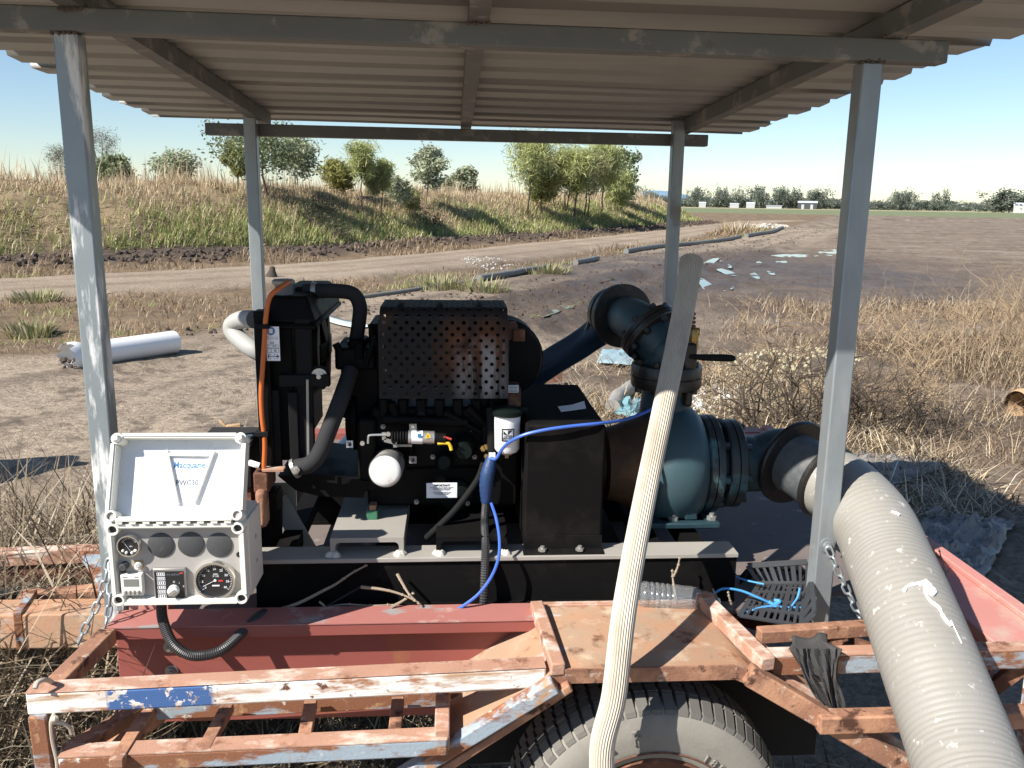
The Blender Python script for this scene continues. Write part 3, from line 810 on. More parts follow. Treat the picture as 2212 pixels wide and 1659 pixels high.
m.lathe((wx, wy+.012, wz), (0, 1, 0), [(0, .180), (-.008, .186), (0, .192), (.006, .186)], 48, cap=False)
m.lathe((wx, wy-.001, wz), (0, 1, 0), [(0, .2085), (-.0025, .211), (0, .2135)], 72, cap=False)
m.build('rim', M['rust_dark'], whl)
def arc_text(s, r, a0, da, size, parent, name):
    for i, ch in enumerate(s):
        a = a0-da*i
        u = V((math.sin(a), 0, -math.cos(a))); v = V((math.cos(a), 0, math.sin(a)))
        text(ch, V((wx, wy-.0022, wz))+v*r, u, v, size, M['tyre'], name, parent, ext=.002)
arc_text('185R14', .222, R(60), R(5.6), .026, whl, 'lettering')
arc_text('EF', .252, R(116), R(15), .050, whl, 'lettering')
arc_text('C', .252, R(146), R(15), .050, whl, 'lettering')
# drawbar on the left and the buried rear arm
m = MB().beam((.02, .05, .665), (-.62, .13, .63), .09, .095); m.build('drawbar', M['fender'], tr, bevel=.005)
MB().beam((-.262, .035, .655), (-.285, .17, .652), .02, .101, up=(0, 0, 1)).build('drawbar_clamp', M['rust_blue'], tr, bevel=.002)
MB().beam((-.15, .50, .668), (-.9, .47, .66), .05, .045).build('drawbar', M['rust_top'], tr, bevel=.004)
MB().beam((-.15, .50, .62), (-.9, .47, .612), .03, .05).build('drawbar_web', M['rust_dark'], tr)
MB().beam((.03, .06, .69), (-.25, .52, .675), .12, .02).build('drawbar_plate', M['rust_blue'], tr, bevel=.003)
MB().beam((.02, .25, .66), (-.33, .19, .66), .05, .05).build('drawbar_brace', M['rust'], tr, bevel=.003)
MB().cyl(at(-10, 1290, y=.25), at(45, 1278, y=.28), .016).build('jack_handle', M['conduit'], tr)

# ------------------------------------------------------------------ skid frame under engine and pump
sk = thing('skid_frame', 'black steel skid base with grey flanges bolted on the trailer deck', 'base frame', (.95, .3, .712))
zs = .846
def crail(y, name, d):
    m = MB(); m.box2((.33, y, .712), (1.555, y+.006, zs-.012)); m.box2((.33, y-.006, .712), (1.555, y+.06*d, .722))
    m.build(name, M['skid'], sk)
    MB().box2((.33, min(y-.008, y+.075*d), zs-.012), (1.557, max(y-.008, y+.075*d), zs)).build('rail_flange', M['skid_top'] if d > 0 else M['skid'], sk, bevel=.002)
crail(.02, 'front_rail', 1)
crail(.60, 'back_rail', 1)
for x in (.36, .62, 1.22, 1.33, 1.45): MB().box2((x, .097, zs-.055), (x+.05, .60, zs-.013)).build('cross_rail', M['skid'], sk)
def foot(x0, x1, m_):
    m = MB()
    zt_, t, y0, y1 = zs+.046, .012, .034, .34
    def arch(y, lean):
        return
    n = 6
    outer, inner = [(x0, zs), (x0, zt_), (x1, zt_), (x1, zs)], []
    r = .012
    inn = [(x0+t, zs)]+[(x0+t+r-r*math.cos(a), zt_-t-r+r*math.sin(a)) for a in np.linspace(0, math.pi/2, 5)]+[(x1-t-r+r*math.sin(a), zt_-t-r+r*math.cos(a)) for a in np.linspace(0, math.pi/2, 5)]+[(x1-t, zs)]
    ou = [(x0, zs)]+[(x0, zt_)]*5+[(x1, zt_)]*5+[(x1, zs)]
    k = len(inn)
    vs = [V((a, y0, b)) for a, b in ou]+[V((a, y0, b)) for a, b in inn]+[V((a, y1, b)) for a, b in ou]+[V((a, y1, b)) for a, b in inn]
    fs = []
    for i in range(k-1):
        fs.append((i, i+1, k+i+1, k+i)); fs.append((k+i, k+i+1, 3*k+i+1, 3*k+i)); fs.append((2*k+i, 3*k+i, 3*k+i+1, 2*k+i+1)); fs.append((i, 2*k+i, 2*k+i+1, i+1))
    m.add(vs, fs)
    bm_ = m.build('engine_foot', m_, sk, smooth=30)
    for x in (x0+.006, x1-.006):
        w = MB()
        for q in range(4): w.lathe((x+random.uniform(-.009, .009), y0+.003*q-.004, zs), (0, 0, 1), [(0, .013), (.006, .010), (.011, .004)], 8)
        w.build('weld', M['weld'], sk)
f0, f1 = A(713, 1175, .034), A(872, 1175, .034)
foot(f0.x, f1.x, M['skid_top'])
f0, f1 = A(942, 1175, .034), A(1096, 1175, .034)
foot(f0.x, f1.x, M['skid'])
# loose leg plates at the left end of the skid
for x0, y0, x1, y1 in ((585, 1105, 640, 1185),):
    MB().beam(A(600, 1078, .25), A(665, 1190, .25), .05, .01, up=(0, 1, 0)).build('radiator_strut', M['skid_top'], sk)
MB().pbox(590, 1045, 640, 1110, .3, .01).build('radiator_strut', M['skid_top'], sk)
# ------------------------------------------------------------------ diesel engine with its radiator
en = thing('diesel_engine', 'black diesel engine with radiator, perforated heat shield and two white filters', 'engine', (.7, .3, zs+.046))
B_ = M['black']; BG = M['black_green']
m = MB()
m.pbox(800, 880, 1118, 1010, .20, .30); m.pbox(792, 1008, 1112, 1092, .22, .26); m.pbox(770, 905, 815, 1060, .17, .36); m.pbox(1040, 905, 1120, 1095, .18, .34)
m.build('engine_block', B_, en, bevel=.01)
for k in range(7): MB().pbox(818+k*40, 862, 840+k*40, 905, .19, .3).build('head_fin', B_, en, bevel=.006)
for k in range(4): MB().cyl(A(850+k*60, 898, .2), A(850+k*60, 898, .185), .012, 8).build('injector_nut', BG, en)
m = MB(); m.lathe(A(985, 1068, .215), (0, -1, 0), [(0, .045), (.012, .045), (.02, .03)], 24); m.build('inspection_cover', BG, en)
MB().lathe(A(1002, 962, .19), (0, -1, 0), [(-.02, .035), (.02, .034), (.035, .026), (.06, .02)], 20).build('fuel_pump', BG, en)
MB().lathe(A(960, 995, .20), (0, -1, .2), [(-.02, .026), (.03, .024), (.04, .016)], 18).build('fuel_pump', BG, en)
for px, py in ((820, 985), (828, 920), (1020, 925), (1025, 985), (900, 1082), (1010, 1085), (1090, 1060), (935, 985)): MB().bolt(A(px, py, .205), (0, -1, 0), .007, .01).build('bolt', M['steel_dull'], en)
# timing side, water pump and thermostat left of the block
m = MB(); m.pbox(722, 752, 812, 800, .24, .2); m.pbox(735, 790, 822, 905, .26, .22); m.pbox(752, 735, 790, 765, .27, .1); m.pbox(795, 700, 822, 800, .26, .2)
m.build('water_pump_housing', B_, en, bevel=.008)
for p0, p1, r in (((725, 742), (735, 762), .01), ((776, 742), (776, 775), .012), ((812, 725), (790, 790), .008), ((798, 700), (815, 745), .006)): MB().cyl(A(*p0, .24), A(*p1, .24), r, 8).build('fitting', B_, en)
MB().lathe(A(775, 905, .30), (-1, 0, 0), [(0, .085), (.012, .085), (.018, .06), (.03, .06)], 28).build('fan_pulley', B_, en)
for k in range(6):
    a = k*math.pi/3
    c = A(712, 752, .37)
    MB().beam(c, c+V((-.01, math.cos(a)*.105, math.sin(a)*.105)), .05, .004, up=(1, .5*math.cos(a), .5*math.sin(a))).build('fan_blade', B_, en)
# radiator
P0, P1 = A(547, 672, .12), A(682, 1018, .12)
m = MB(); m.box2((P0.x, .115, P1.z), (P0.x+.035, .165, P0.z)); m.box2((P0.x, .60, P1.z), (P0.x+.04, .65, P0.z)); m.box2((P0.x+.012, .15, P1.z+.02), (P0.x+.085, .62, P0.z-.01))
m.build('radiator_core', B_, en, bevel=.003)
m = MB(); m.box2((P0.x+.03, .125, P1.z+.0), (P0.x+.052, .14, P0.z-.20)); m.box2((P0.x+.075, .12, P1.z), (P0.x+.098, .145, P0.z-.205)); m.box2((P0.x+.097, .13, P1.z+.01), (P0.x+.135, .15, P0.z-.02)); m.box2((P0.x+.055, .118, P0.z-.19), (P0.x+.18, .145, P0.z-.16))
m.build('radiator_side_frame', M['rubber'], en, bevel=.002)
m = MB()
t0, t1 = A(568, 688, .14), A(664, 642, .14)
m.hexa([(t0.x-.012, .13, t0.z-.01), (t1.x+.02, .13, t0.z-.01), (t1.x+.02, .62, t0.z-.01), (t0.x-.012, .62, t0.z-.01), (t0.x+.012, .16, t1.z), (t1.x-.004, .16, t1.z), (t1.x-.004, .60, t1.z), (t0.x+.012, .60, t1.z)])
m.box2((t0.x-.012, .125, t0.z-.025), (t1.x+.022, .63, t0.z-.01))
tank = m.build('radiator_tank', B_, en, bevel=.015)
c = A(613, 632, .20)
MB().lathe(c, (0, 0, 1), [(-.01, .024), (.012, .022), (.02, .022)], 20).build('filler_neck', M['galv_dark'], tank)
MB().lathe(c+V((0, 0, .02)), (0, 0, 1), [(0, .026), (.004, .029), (.010, .029), (.014, .024), (.015, .01)], 12).build('radiator_cap', M['steel_dull'], tank)
sc = A(700, 748, .36)
xs_ = P0.x+.10; wr_ = A(700, 748, .37).x-xs_
m = MB(); m.lathe((xs_, .37, sc.z), (1, 0, 0), [(0, .142), (wr_*.35, .135), (wr_*.75, .124), (wr_, .121), (wr_, .117), (wr_*.7, .12), (.01, .135)], 48, cap=False)
m.build('fan_shroud', B_, en, smooth=50)
MB().bolt(A(690, 812, .13), (0, -1, 0), .012, .008).lathe(A(690, 812, .135), (0, -1, 0), [(0, .02), (.004, .02)], 16).build('mount_bolt', M['silver'], en)
MB().cyl(A(690, 812, .16), A(690, 812, .136), .027).build('rubber_mount', M['rubber'], en)
MB().beam(A(664, 820, .115), A(666, 1010, .115), .004, .006).build('stay_rod', M['steel_dull'], en)
# coolant hoses, clamps
top_h = spx([(655, 629, .30), (690, 628, .30), (735, 629, .30), (764, 636, .31), (777, 660, .32), (776, 690, .32), (768, 745, .32)], 6)
hz = MB().tube(top_h, .0195, 14).build('radiator_hose', M['rubber_grey'], en, smooth=60)
MB().cyl(A(673, 628, .30), A(683, 628, .30), .0225).bolt(A(676, 616, .30), (0, 0, 1), .006, .006).build('hose_clamp', M['steel_dull'], en)
MB().cyl(A(640, 634, .30), A(676, 629, .30), .017).build('tank_spout', B_, tank)
MB().cyl(A(768, 738, .32), A(767, 748, .32), .022).build('hose_clamp', M['steel_dull'], en)
low_h = spx([(640, 1010, .10), (668, 1003, .09), (690, 980, .09), (712, 925, .11), (735, 865, .15), (758, 800, .22)], 6)
MB().tube(low_h, .0215, 14).build('radiator_hose', M['rubber_grey'], en, smooth=60)
MB().cyl(A(634, 1013, .10), A(641, 1010, .10), .026).build('hose_clamp', M['steel_dull'], en)
MB().bolt(A(639, 1014, .07), (0, -1, 0), .011, .007).build('clamp_bolt', M['silver'], en)
ot = spx([(622, 610, .17), (601, 624, .12), (582, 644, .105), (574, 690, .10), (571, 740, .10), (567, 800, .10), (564, 850, .10), (566, 900, .10), (572, 955, .10), (570, 1016, .10)], 6)
MB().tube(ot, .0062, 10).build('overflow_tube', M['orange'], en, smooth=60)
for py in (705, 938): MB().pbox(549, py-5, 580, py+6, .092, .02).build('tube_clip', M['rubber'], en, bevel=.002)
MB().pbox(566, 1015, 612, 1019, .085, .03).build('bottom_lug', M['rust_top'], en)
# radiator sticker
q0, q1 = A(574, 705, .1145), A(606, 779, .1145)
st = MB().box2((q0.x, .1115, q1.z), (q1.x, .113, q0.z)).build('service_sticker', M['paper'], en)
w, h = q1.x-q0.x, q0.z-q1.z
def on(u, v, d=.0004): return V((q0.x+u*w, .1115-d, q0.z-v*h))
MB().disc(on(.38, .13), (0, -1, 0), .0105, .0003, 28).build('sticker_ring', M['ink_blue'], st)
MB().box(on(.38, .13, .0008), (.009, .0003, .011)).build('sticker_icon', M['paper'], st)
m = MB()
for u in (.12, .45, .78):
    m.box(on(u, .36), (w*.18, .0003, .0006)); m.box(on(u, .30), (w*.12, .0003, .0006)); m.box(on(u-.09, .33), (.0006, .0003, h*.05)); m.box(on(u+.09, .33), (.0006, .0003, h*.05))
for v in (.53, .62, .64, .76): m.box(on(.48, v), (w*.85, .0003, .0006))
for u in (.06, .905): m.box(on(u, .645), (.0006, .0003, h*.23))
m.box(on(.36, .70), (.0006, .0003, h*.12))
for v in (.56, .585): m.box(on(.6, v), (w*.3, .0003, .0007))
for v in (.67, .69, .71, .73): m.box(on(.66, v), (w*.2, .0003, .0007))
m.box(on(.5, .87), (w*.75, .0003, .0014)); m.box(on(.82, .87), (w*.18, .0003, .004)); m.disc(on(.14, .87), (0, -1, 0), .0022, .0003, 10)
for u in (.12, .25, .6, .8):
    for v in (.82, .93): m.box(on(u, v), (.002, .0003, .002))
m.build('sticker_print', M['ink'], st)
text('SAE', on(.45, .475), (1, 0, 0), (0, 0, 1), .006, M['ink'], 'lettering', st)
# heat shield with punched holes
g0, g1 = A(816, 690, .12), A(1098, 861, .12)
hs_x0, hs_x1, hs_z0, hs_z1 = g0.x, g1.x, g1.z, g0.z
def holes(x0, x1, z0, z1, nx_, nz_, mp, m, rr_):
    cw, ch = (x1-x0)/(nx_+.5), (z1-z0)/nz_
    def strip(xa, xb, za, zb): m.add([mp(xa, za), mp(xb, za), mp(xb, zb), mp(xa, zb)], [(0, 1, 2, 3)])
    for j in range(nz_):
        za, zb = z0+j*ch, z0+(j+1)*ch
        off = (j % 2)*cw*.5
        if off: strip(x0, x0+off, za, zb)
        else: strip(x1-cw*.5, x1, za, zb)
        for i in range(nx_):
            xa, xb = x0+off+i*cw, x0+off+(i+1)*cw
            cx_, cz_ = (xa+xb)/2, (za+zb)/2
            ring, outer = [], []
            for a in range(16):
                t = 2*math.pi*a/16
                c, s = math.cos(t), math.sin(t)
                ring.append(mp(cx_+rr_*c, cz_+rr_*s))
                k = min((cw/2)/abs(c) if abs(c) > 1e-6 else 9, (ch/2)/abs(s) if abs(s) > 1e-6 else 9)
                outer.append(mp(cx_+k*c, cz_+k*s))
            # square corners
            corners = [mp(xb, zb), mp(xa, zb), mp(xa, za), mp(xb, za)]
            fs = []
            th = math.atan2(ch, cw)
            ang_c = [th, math.pi-th, math.pi+th, 2*math.pi-th]
            for a in range(16):
                b = (a+1) % 16
                t0_, t1_ = 2*math.pi*a/16, 2*math.pi*(a+1)/16
                ins = [32+q for q in range(4) if t0_+1e-6 < ang_c[q] < t1_-1e-6]
                fs.append(tuple([a, 16+a]+ins+[16+b, b]))
            m.add(ring+outer+corners, fs)
m = MB()
holes(hs_x0, hs_x1, hs_z0+.006, hs_z1, 11, 13, lambda x, z: (x, .12, z), m, .0049)
m.add([(hs_x0, .12, hs_z0), (hs_x1, .12, hs_z0), (hs_x1, .12, hs_z0+.006), (hs_x0, .12, hs_z0+.006)], [(0, 1, 2, 3)])
rc = .035
def topmap(x, t):     # rolled top edge and then the flat top
    if t < rc*1.57:
        a = t/rc
        return (x, .12+rc*(1-math.cos(a)), hs_z1+rc*math.sin(a)*.8)
    return (x, .12+rc+(t-rc*1.57), hs_z1+rc*.8)
nt_ = 9
holes(hs_x0+.004, hs_x1-.004, 0, rc*1.57+.16, 11, nt_, topmap, m, .0049)
shd = m.build('heat_shield', M['heat'], en, smooth=0)
s_ = shd.modifiers.new('solid', 'SOLIDIFY'); s_.thickness = .0015
for px in (866, 950, 1035): MB().bolt(topmap(A(px, 672, .16).x, .07), (0, -.3, 1), .008, .006).build('shield_bolt', M['oily'], shd)
MB().lathe((hs_x0+.01, .225, (hs_z0+hs_z1)/2+.01), (1, 0, 0), [(0, .05), (.01, .085), (hs_x1-hs_x0-.03, .085), (hs_x1-hs_x0-.02, .05)], 28).build('muffler', M['oily'], en)
MB().box2((hs_x0+.006, .30, hs_z0-.01), (hs_x1-.006, .31, hs_z1+.01)).build('added_dark_backing', B_, en)  # added dark plate keeps daylight from showing through the shield holes
c = A(1088, 770, .34)
m = MB(); m.lathe(c, (0, -1, 0), [(-.1, .105), (.04, .105), (.055, .098), (.06, .06)], 36)
m.lathe(c, (0, -1, 0), [(.02, .108), (.028, .108)], 36)
m.build('air_cleaner', B_, en)
for bx_ in ((1098, 700, 1118, 735, .25, .1), (1098, 840, 1125, 890, .18, .1)): MB().pbox(*bx_).build('bracket', M['rust_dark'], en, bevel=.003)
MB().pbox(1108, 712, 1134, 738, .24, .02).build('bracket_lug', M['rust_dark'], en, bevel=.003)
fp = MB().pbox(1098, 832, 1120, 848, .17, .002).build('small_plate', M['paper'], en)
a0, a1 = A(1098, 832, .1695), A(1120, 848, .1695)
m = MB()
for k in range(5): m.box(((a0.x+a1.x)/2, .1694, a0.z-(a0.z-a1.z)*(.14+.18*k)), ((a1.x-a0.x)*.85, .0003, .0013))
m.build('plate_print', M['ink'], fp)
# starter belt side clutter seen under the heat shield
for (p0, p1, r) in (((830, 905), (1010, 912), .014), ((960, 890), (1040, 935), .009), ((845, 870), (860, 915), .012), ((880, 935), (890, 985), .01), ((1010, 880), (1065, 930), .011)): MB().cyl(A(*p0, .18), A(*p1, .19), r, 10).build('fuel_line', B_, en)
# oil filter: white end
oc = A(832, 1018, .06)
ax = V((-.03, -1, .13)).normalized()
fo = MB().lathe(oc, ax, [(-.10, .040), (-.006, .0425), (0, .040)], 32).build('oil_filter', M['galv_dark'], en)
MB().lathe(oc, ax, [(0.0005, .0395), (.004, .037), (.006, .030), (.0065, .0)], 32, cap=False).build('filter_end', M['dirty_white'], fo)
MB().lathe(oc, ax, [(-.15, .045), (-.10, .045)], 24).build('filter_base', B_, en)
# fuel filter with its emblem
c0, c1 = A(1096, 896, .10), A(1096, 974, .10)
ff = MB().lathe((c0.x, .10, c0.z), (0, 0, -1), [(-.002, .033), (.002, .0335), ((c0.z-c1.z)-.008, .032), (c0.z-c1.z, .027)], 32).build('fuel_filter', M['white_plastic'], en)
MB().lathe((c0.x, .10, c1.z), (0, 0, -1), [(0, .014), (.008, .014), (.01, .005), (.018, .005)], 14).build('drain_plug', M['card'], ff)
m = MB(); m.lathe((c0.x, .10, c0.z), (0, 0, 1), [(.0, .037), (.003, .041), (.013, .041), (.017, .034), (.022, .02)], 24); m.pbox(1065, 880, 1085, 905, .12, .06); m.cyl(A(1120, 885, .10), A(1140, 884, .10), .008, 8)
m.build('filter_head', BG, en)
def emblem(u, z):     # a point on the filter's round wall
    a = u/.0335
    return V((c0.x+.0338*math.sin(a), .10-.0338*math.cos(a), c0.z+z))
ez = -(c0.z-c1.z)*.47
def erect(m, u0, u1, z0, z1, nn=6):
    for k in range(nn):
        ua, ub = u0+(u1-u0)*k/nn, u0+(u1-u0)*(k+1)/nn
        m.add([emblem(ua, z0), emblem(ub, z0), emblem(ub, z1), emblem(ua, z1)], [(0, 1, 2, 3)])
m = MB()
S = .0165
for (u0, u1, z0, z1) in ((-S, S, S-.003, S), (-S, S, -S, -S+.003), (-S, -S+.003, -S+.003, S-.003), (S-.003, S, -S+.003, S-.003)): erect(m, u0, u1, ez+z0, ez+z1)
def tri(m, a, b, c): m.add([emblem(a[0], ez+a[1]), emblem(b[0], ez+b[1]), emblem(c[0], ez+c[1])], [(0, 1, 2)])
tri(m, (-.0115, .0115), (-.0115, .0015), (-.001, .0005)); tri(m, (.0, .0115), (.0115, .0115), (-.001, .0005))
m.build('emblem', M['ink'], ff, smooth=0)
for ln, dz in (('LISTER', -.0036), ('PETTER', -.0104)):
    t = text(ln, V((0, 0, 0)), (1, 0, 0), (0, 0, 1), .0083, M['ink'], 'lettering', ff, ext=0, squeeze=.92, bold=.0002)
    off = world_loc(ff)
    for v_ in t.data.vertices:
        p = V(v_.co)+off
        q = emblem(p.x, ez+dz+p.z)-off
        v_.co = q
# stop solenoid
sp = A(880, 944, .12)
so = MB().lathe(A(882, 944, .12), (1, .02, -.03), [(0, .017), (.066, .017), (.070, .013)], 24).build('stop_solenoid', M['silver'], en)
MB().lathe(A(884, 944, .12), (1, .02, -.03), [(.006, .0173), (.034, .0173)], 24, cap=False).build('solenoid_wrap', M['paper'], so)
cc_ = A(906, 941, .1018)
MB().box(cc_, (.010, .0004, .010)).build('wrap_icon', M['ink_blue'], so)
MB().add([A(917, 947, .1015), A(933, 945, .1015), A(924, 934, .1015)], [(0, 1, 2)]).build('warning_triangle', M['ink_yellow'], so)
MB().box(A(924, 942, .1010), (.0012, .0003, .005)).build('warning_bolt', M['ink'], so)
m = MB()
for k in range(6): m.lathe(A(845+k*6, 944, .12), (1, .02, -.03), [(0, .011), (.0035, .0165), (.007, .011)], 18)
m.build('bellows', M['rubber'], so)
MB().cyl(A(940, 946, .12), A(962, 949, .12), .0155).build('solenoid_end', B_, so)
MB().tube(spx([(795, 958, .115), (796, 943, .115), (801, 940, .115), (822, 939, .115), (836, 939, .115)], 4), .0028, 8).build('pull_rod', M['silver'], en)
m = MB(); m.beam(A(829, 934, .117), A(830, 950, .117), .004, .010); m.beam(A(830, 950, .117), A(853, 956, .117), .004, .010); m.beam(A(853, 954, .117), A(854, 966, .117), .004, .010); m.beam(A(854, 962, .13), A(890, 962, .13), .006, .006)
m.build('solenoid_bracket', M['steel_dull'], en)
MB().pbox(884, 916, 900, 935, .125, .004).build('solenoid_bracket', M['steel_dull'], en)
for px, py, r in ((839, 937, .006), (783, 957, .006), (892, 921, .004)): MB().lathe(A(px, py, .112), (0, -1, 0), [(0, r), (.005, r)], 10).build('cap_screw', M['silver'], en)
MB().tube(spx([(958, 944, .11), (966, 946, .11), (975, 949, .11)], 3), .003, 6).build('wire', M['ink_red'], en)
MB().tube(spx([(945, 958, .11), (965, 957, .11), (972, 962, .11), (975, 972, .11)], 4), .0045, 8).build('wire', M['ink_yellow'], en)
# plates on the block
ip0, ip1 = A(921, 1043, .165), A(988, 1075, .165)
ip = MB().box2((ip0.x, .162, ip1.z), (ip1.x, .166, ip0.z)).build('notice_plate', M['paper'], en, bevel=.0015)
pc = (ip0+ip1)/2
text('IMPORTANT', V((pc.x, .1615, ip0.z-.0065)), (1, 0, 0), (0, 0, 1), .0075, M['ink'], 'lettering', ip, bold=.0002)
for k, ln in enumerate(('THIS ENGINE DOES NOT COMPLY WITH U.S.', 'EXHAUST EMISSION REGULATIONS', 'FOR OFF HIGHWAY ENGINES', '', 'IT MAY BE SOLD FOR EXPORT ONLY', 'AND IS INTENDED FOR USE AS', 'A STATIONARY ENGINE')):
    if ln: text(ln, V((pc.x, .1615, ip0.z-.0125-.0032*k)), (1, 0, 0), (0, 0, 1), .0031, M['ink'], 'lettering', ip, ext=.0002)
for x0, y0, x1, y1, mm in ((748, 951, 763, 966, 'paper'), (884, 985, 900, 1000, 'panel')):
    q0_, q1_ = A(x0, y0, .165), A(x1, y1, .165)
    pl = MB().box2((q0_.x, .160, q1_.z), (q1_.x, .163, q0_.z)).build('symbol_plate', M[mm], en)
    c = (q0_+q1_)/2
    m = MB(); m.lathe((c.x+.001, .1597, c.z-.001), (0, -1, 0), [(0, .0045), (.0004, .0045)], 14); m.box((c.x-.003, .1595, c.z+.005), (.006, .0004, .0012)); m.box((c.x+.002, .1595, c.z+.0045), (.003, .0004, .002))
    m.build('symbol_print', M['ink'], pl)
# sump guard plates under the radiator, rust leg
m = MB(); m.prism([A(600, 1028, .16), A(690, 1024, .16), A(795, 1040, .16), A(785, 1076, .16), A(690, 1072, .16), A(640, 1060, .16)], (0, .3, 0)); m.build('lower_duct', B_, en)
MB().pbox(546, 1022, 580, 1066, .10, .10).build('radiator_leg', M['rust_dark'], en, bevel=.004)
MB().pbox(549, 1062, 576, 1142, .08, .05).build('radiator_leg', M['rust'], en, bevel=.01)
m = MB(); m.pbox(575, 1064, 600, 1108, .12, .06); m.beam(A(588, 1060, .2), A(588, 1190, .2), .05, .03, up=(0, 1, 0)); m.build('radiator_stand', B_, en, bevel=.003)
MB().pbox(791, 1104, 816, 1124, .16, .04).build('mount_block', M['green_paint'], en, bevel=.003)
MB().pbox(798, 1092, 812, 1105, .165, .03).build('mount_nut', M['rust'], en)
# harness on the right: taped bundle, conduit and black hose
tb = spx([(1063, 985, .10), (1058, 1005, .095), (1052, 1030, .09), (1050, 1060, .09), (1050, 1085, .09)], 5)
MB().tube(tb, [.012+.006*math.sin(i/ (len(tb)-1)*math.pi)+.0012*(i % 2) for i in range(len(tb))], 12).build('taped_loom', M['tape'], en)
MB().pbox(1056, 978, 1070, 990, .088, .002).build('loom_tag', M['paper'], en)
cd_p = spx([(1050, 1082, .09), (1047, 1130, .085), (1049, 1180, .02), (1047, 1240, -.01), (1044, 1318, -.015)], 26)
MB().tube(cd_p, [.0098+.0014*(i % 2) for i in range(len(cd_p))], 10).build('loom_conduit', M['conduit'], en, smooth=0)
MB().tube(spx([(1046, 1000, .14), (1030, 1040, .13), (985, 1100, .12), (945, 1140, .12), (922, 1162, .13)], 5), .0095, 10).build('drain_hose', M['rubber'], en)
MB().tube(spx([(1062, 880, .15), (1063, 940, .14), (1066, 1000, .14)], 4), .014, 10).build('fuel_hose', M['rubber'], en)
for px, py in ((1050, 965), (1044, 968), (1052, 985)): MB().bolt(A(px, py, .15), (0, -1, 0), .008, .008).build('union_nut', M['brass'], en)
# ------------------------------------------------------------------ grey air intake hose behind the radiator, battery
MB().tube(spx([(548, 690, .45), (525, 690, .48), (504, 700, .5), (503, 715, .5), (520, 735, .48), (548, 755, .45), (580, 770, .45)], 6), .026, 14).build('intake_hose', M['grey_hose'], en, label='pale grey bent hose looping out behind the radiator')
bt = thing('battery', 'black battery standing behind the cream control box', 'battery', (.34, .12, .86))
b0, b1 = A(512, 958, .13), A(556, 1056, .13)
MB().box2((b0.x-.10, .13, b1.z), (b1.x-.012, .28, b0.z-.012)).build('battery_case', M['rubber'], bt, bevel=.004)
MB().box2((b0.x-.102, .128, b0.z-.0115), (b1.x-.010, .282, b0.z+.004)).build('battery_lid', M['rubber_grey'], bt, bevel=.003)
MB().cyl(A(540, 950, .17), A(540, 940, .17), .008, 12).build('terminal', M['silver'], bt)
MB().box2((b0.x-.1, .14, .712), (b1.x-.02, .27, b1.z-.0005)).build('battery_tray', M['rust_dark'], bt)
MB().tube(spx([(560, 1006, .10), (550, 1003, .10), (540, 1000, .11)], 3), .008, 8).build('terminal_boot', M['splash'], bt)
tag(MB().tube(spx([(541, 1088, -.02), (536, 1106, -.05), (528, 1122, -.09), (518, 1134, -.13), (510, 1142, -.165)], 5), .0085, 10).build('cable', M['rubber']), 'thick black cable entering the right side of the control box', 'cable')
# ------------------------------------------------------------------ coupling guard
cg = thing('coupling_guard', 'black steel coupling guard box between the engine and the pump', 'machine guard', (1.1, .3, zs))
a0, a1 = A(1137, 918, .05), A(1299, 1186, .05)
x0, x1, z1 = a0.x, a1.x, a0.z
zb_ = z1-.03
xr_t = A(1240, 855, .52)
m = MB()
m.hexa([(x0, .05, zs), (x1, .05, zs), (x1, .54, zs), (x0, .54, zs), (x0, .05, z1), (x1, .05, z1), (x1, .54, z1), (x0, .54, z1)])
m.build('guard_cover', M['skid'], cg, bevel=.006)
m = MB(); m.hexa([(x0-.004, .018, zs), (x1+.004, .018, zs), (x1+.004, .052, zs), (x0-.004, .052, zs), (x0, .03, zs+.006), (x1, .03, zs+.006), (x1, .052, zs+.006), (x0, .052, zs+.006)]); m.box2((x0, .046, zs+.006), (x1, .0495, zs+.04))
m.build('guard_flange', M['skid'], cg)
for px in (1172, 1253): MB().bolt((A(px, 1180, .03).x, .032, zs+.006), (0, 0, 1), .011, .007).build('bolt', M['steel_dull'], cg)
pg = spx([(1205, 880, .22), (1262, 880, .22)], 1)
pz = z1+.002
pa = [at(1205, 878, z=pz), at(1212, 889, z=pz), at(1236, 886, z=pz), at(1266, 882, z=pz), at(1262, 866, z=pz+.008), at(1236, 874, z=pz+.004)]
m = MB(); m.add(pa, [(0, 1, 2, 5), (5, 2, 3, 4)])
o = m.build('paper_scrap', M['paper'], smooth=0, top=('torn scrap of white paper on top of the black coupling guard', 'paper'))
s_ = o.modifiers.new('solid', 'SOLIDIFY'); s_.thickness = .0008
# ------------------------------------------------------------------ water pump
pu = thing('water_pump', 'teal painted centrifugal water pump with rust stained bearing frame', 'pump', (1.48, .35, .81))
pc_ = A(1470, 1000, .35); PZ = pc_.z; PY = .35
cx0, cx1 = A(1408, 1000, .25).x, A(1537, 1000, .22).x
m = MB(); m.lathe((cx0, PY, PZ), (1, 0, 0), [(0, .10), (.004, .150), (.014, .168), (.05, .180), (.09, .182), (.125, .172), (.150, .150), (.165, .12), (.170, .08)], 48)
m.build('volute_casing', M['teal_pale'], pu, smooth=60)
m = MB(); m.lathe((x1+.02, PY, PZ), (1, 0, 0), [(0, .06), (.03, .07), (.035, .105), (.06, .11), (cx0-x1-.05, .135), (cx0-x1-.02, .155), (cx0-x1-.012, .155)], 36)
m.build('bearing_frame', M['pump_rust'], pu, smooth=50)
MB().cyl((x1-.02, PY-.02, PZ+.04), (x1+.04, PY-.02, PZ+.04), .042).build('shaft', M['silver'], pu)
m = MB()
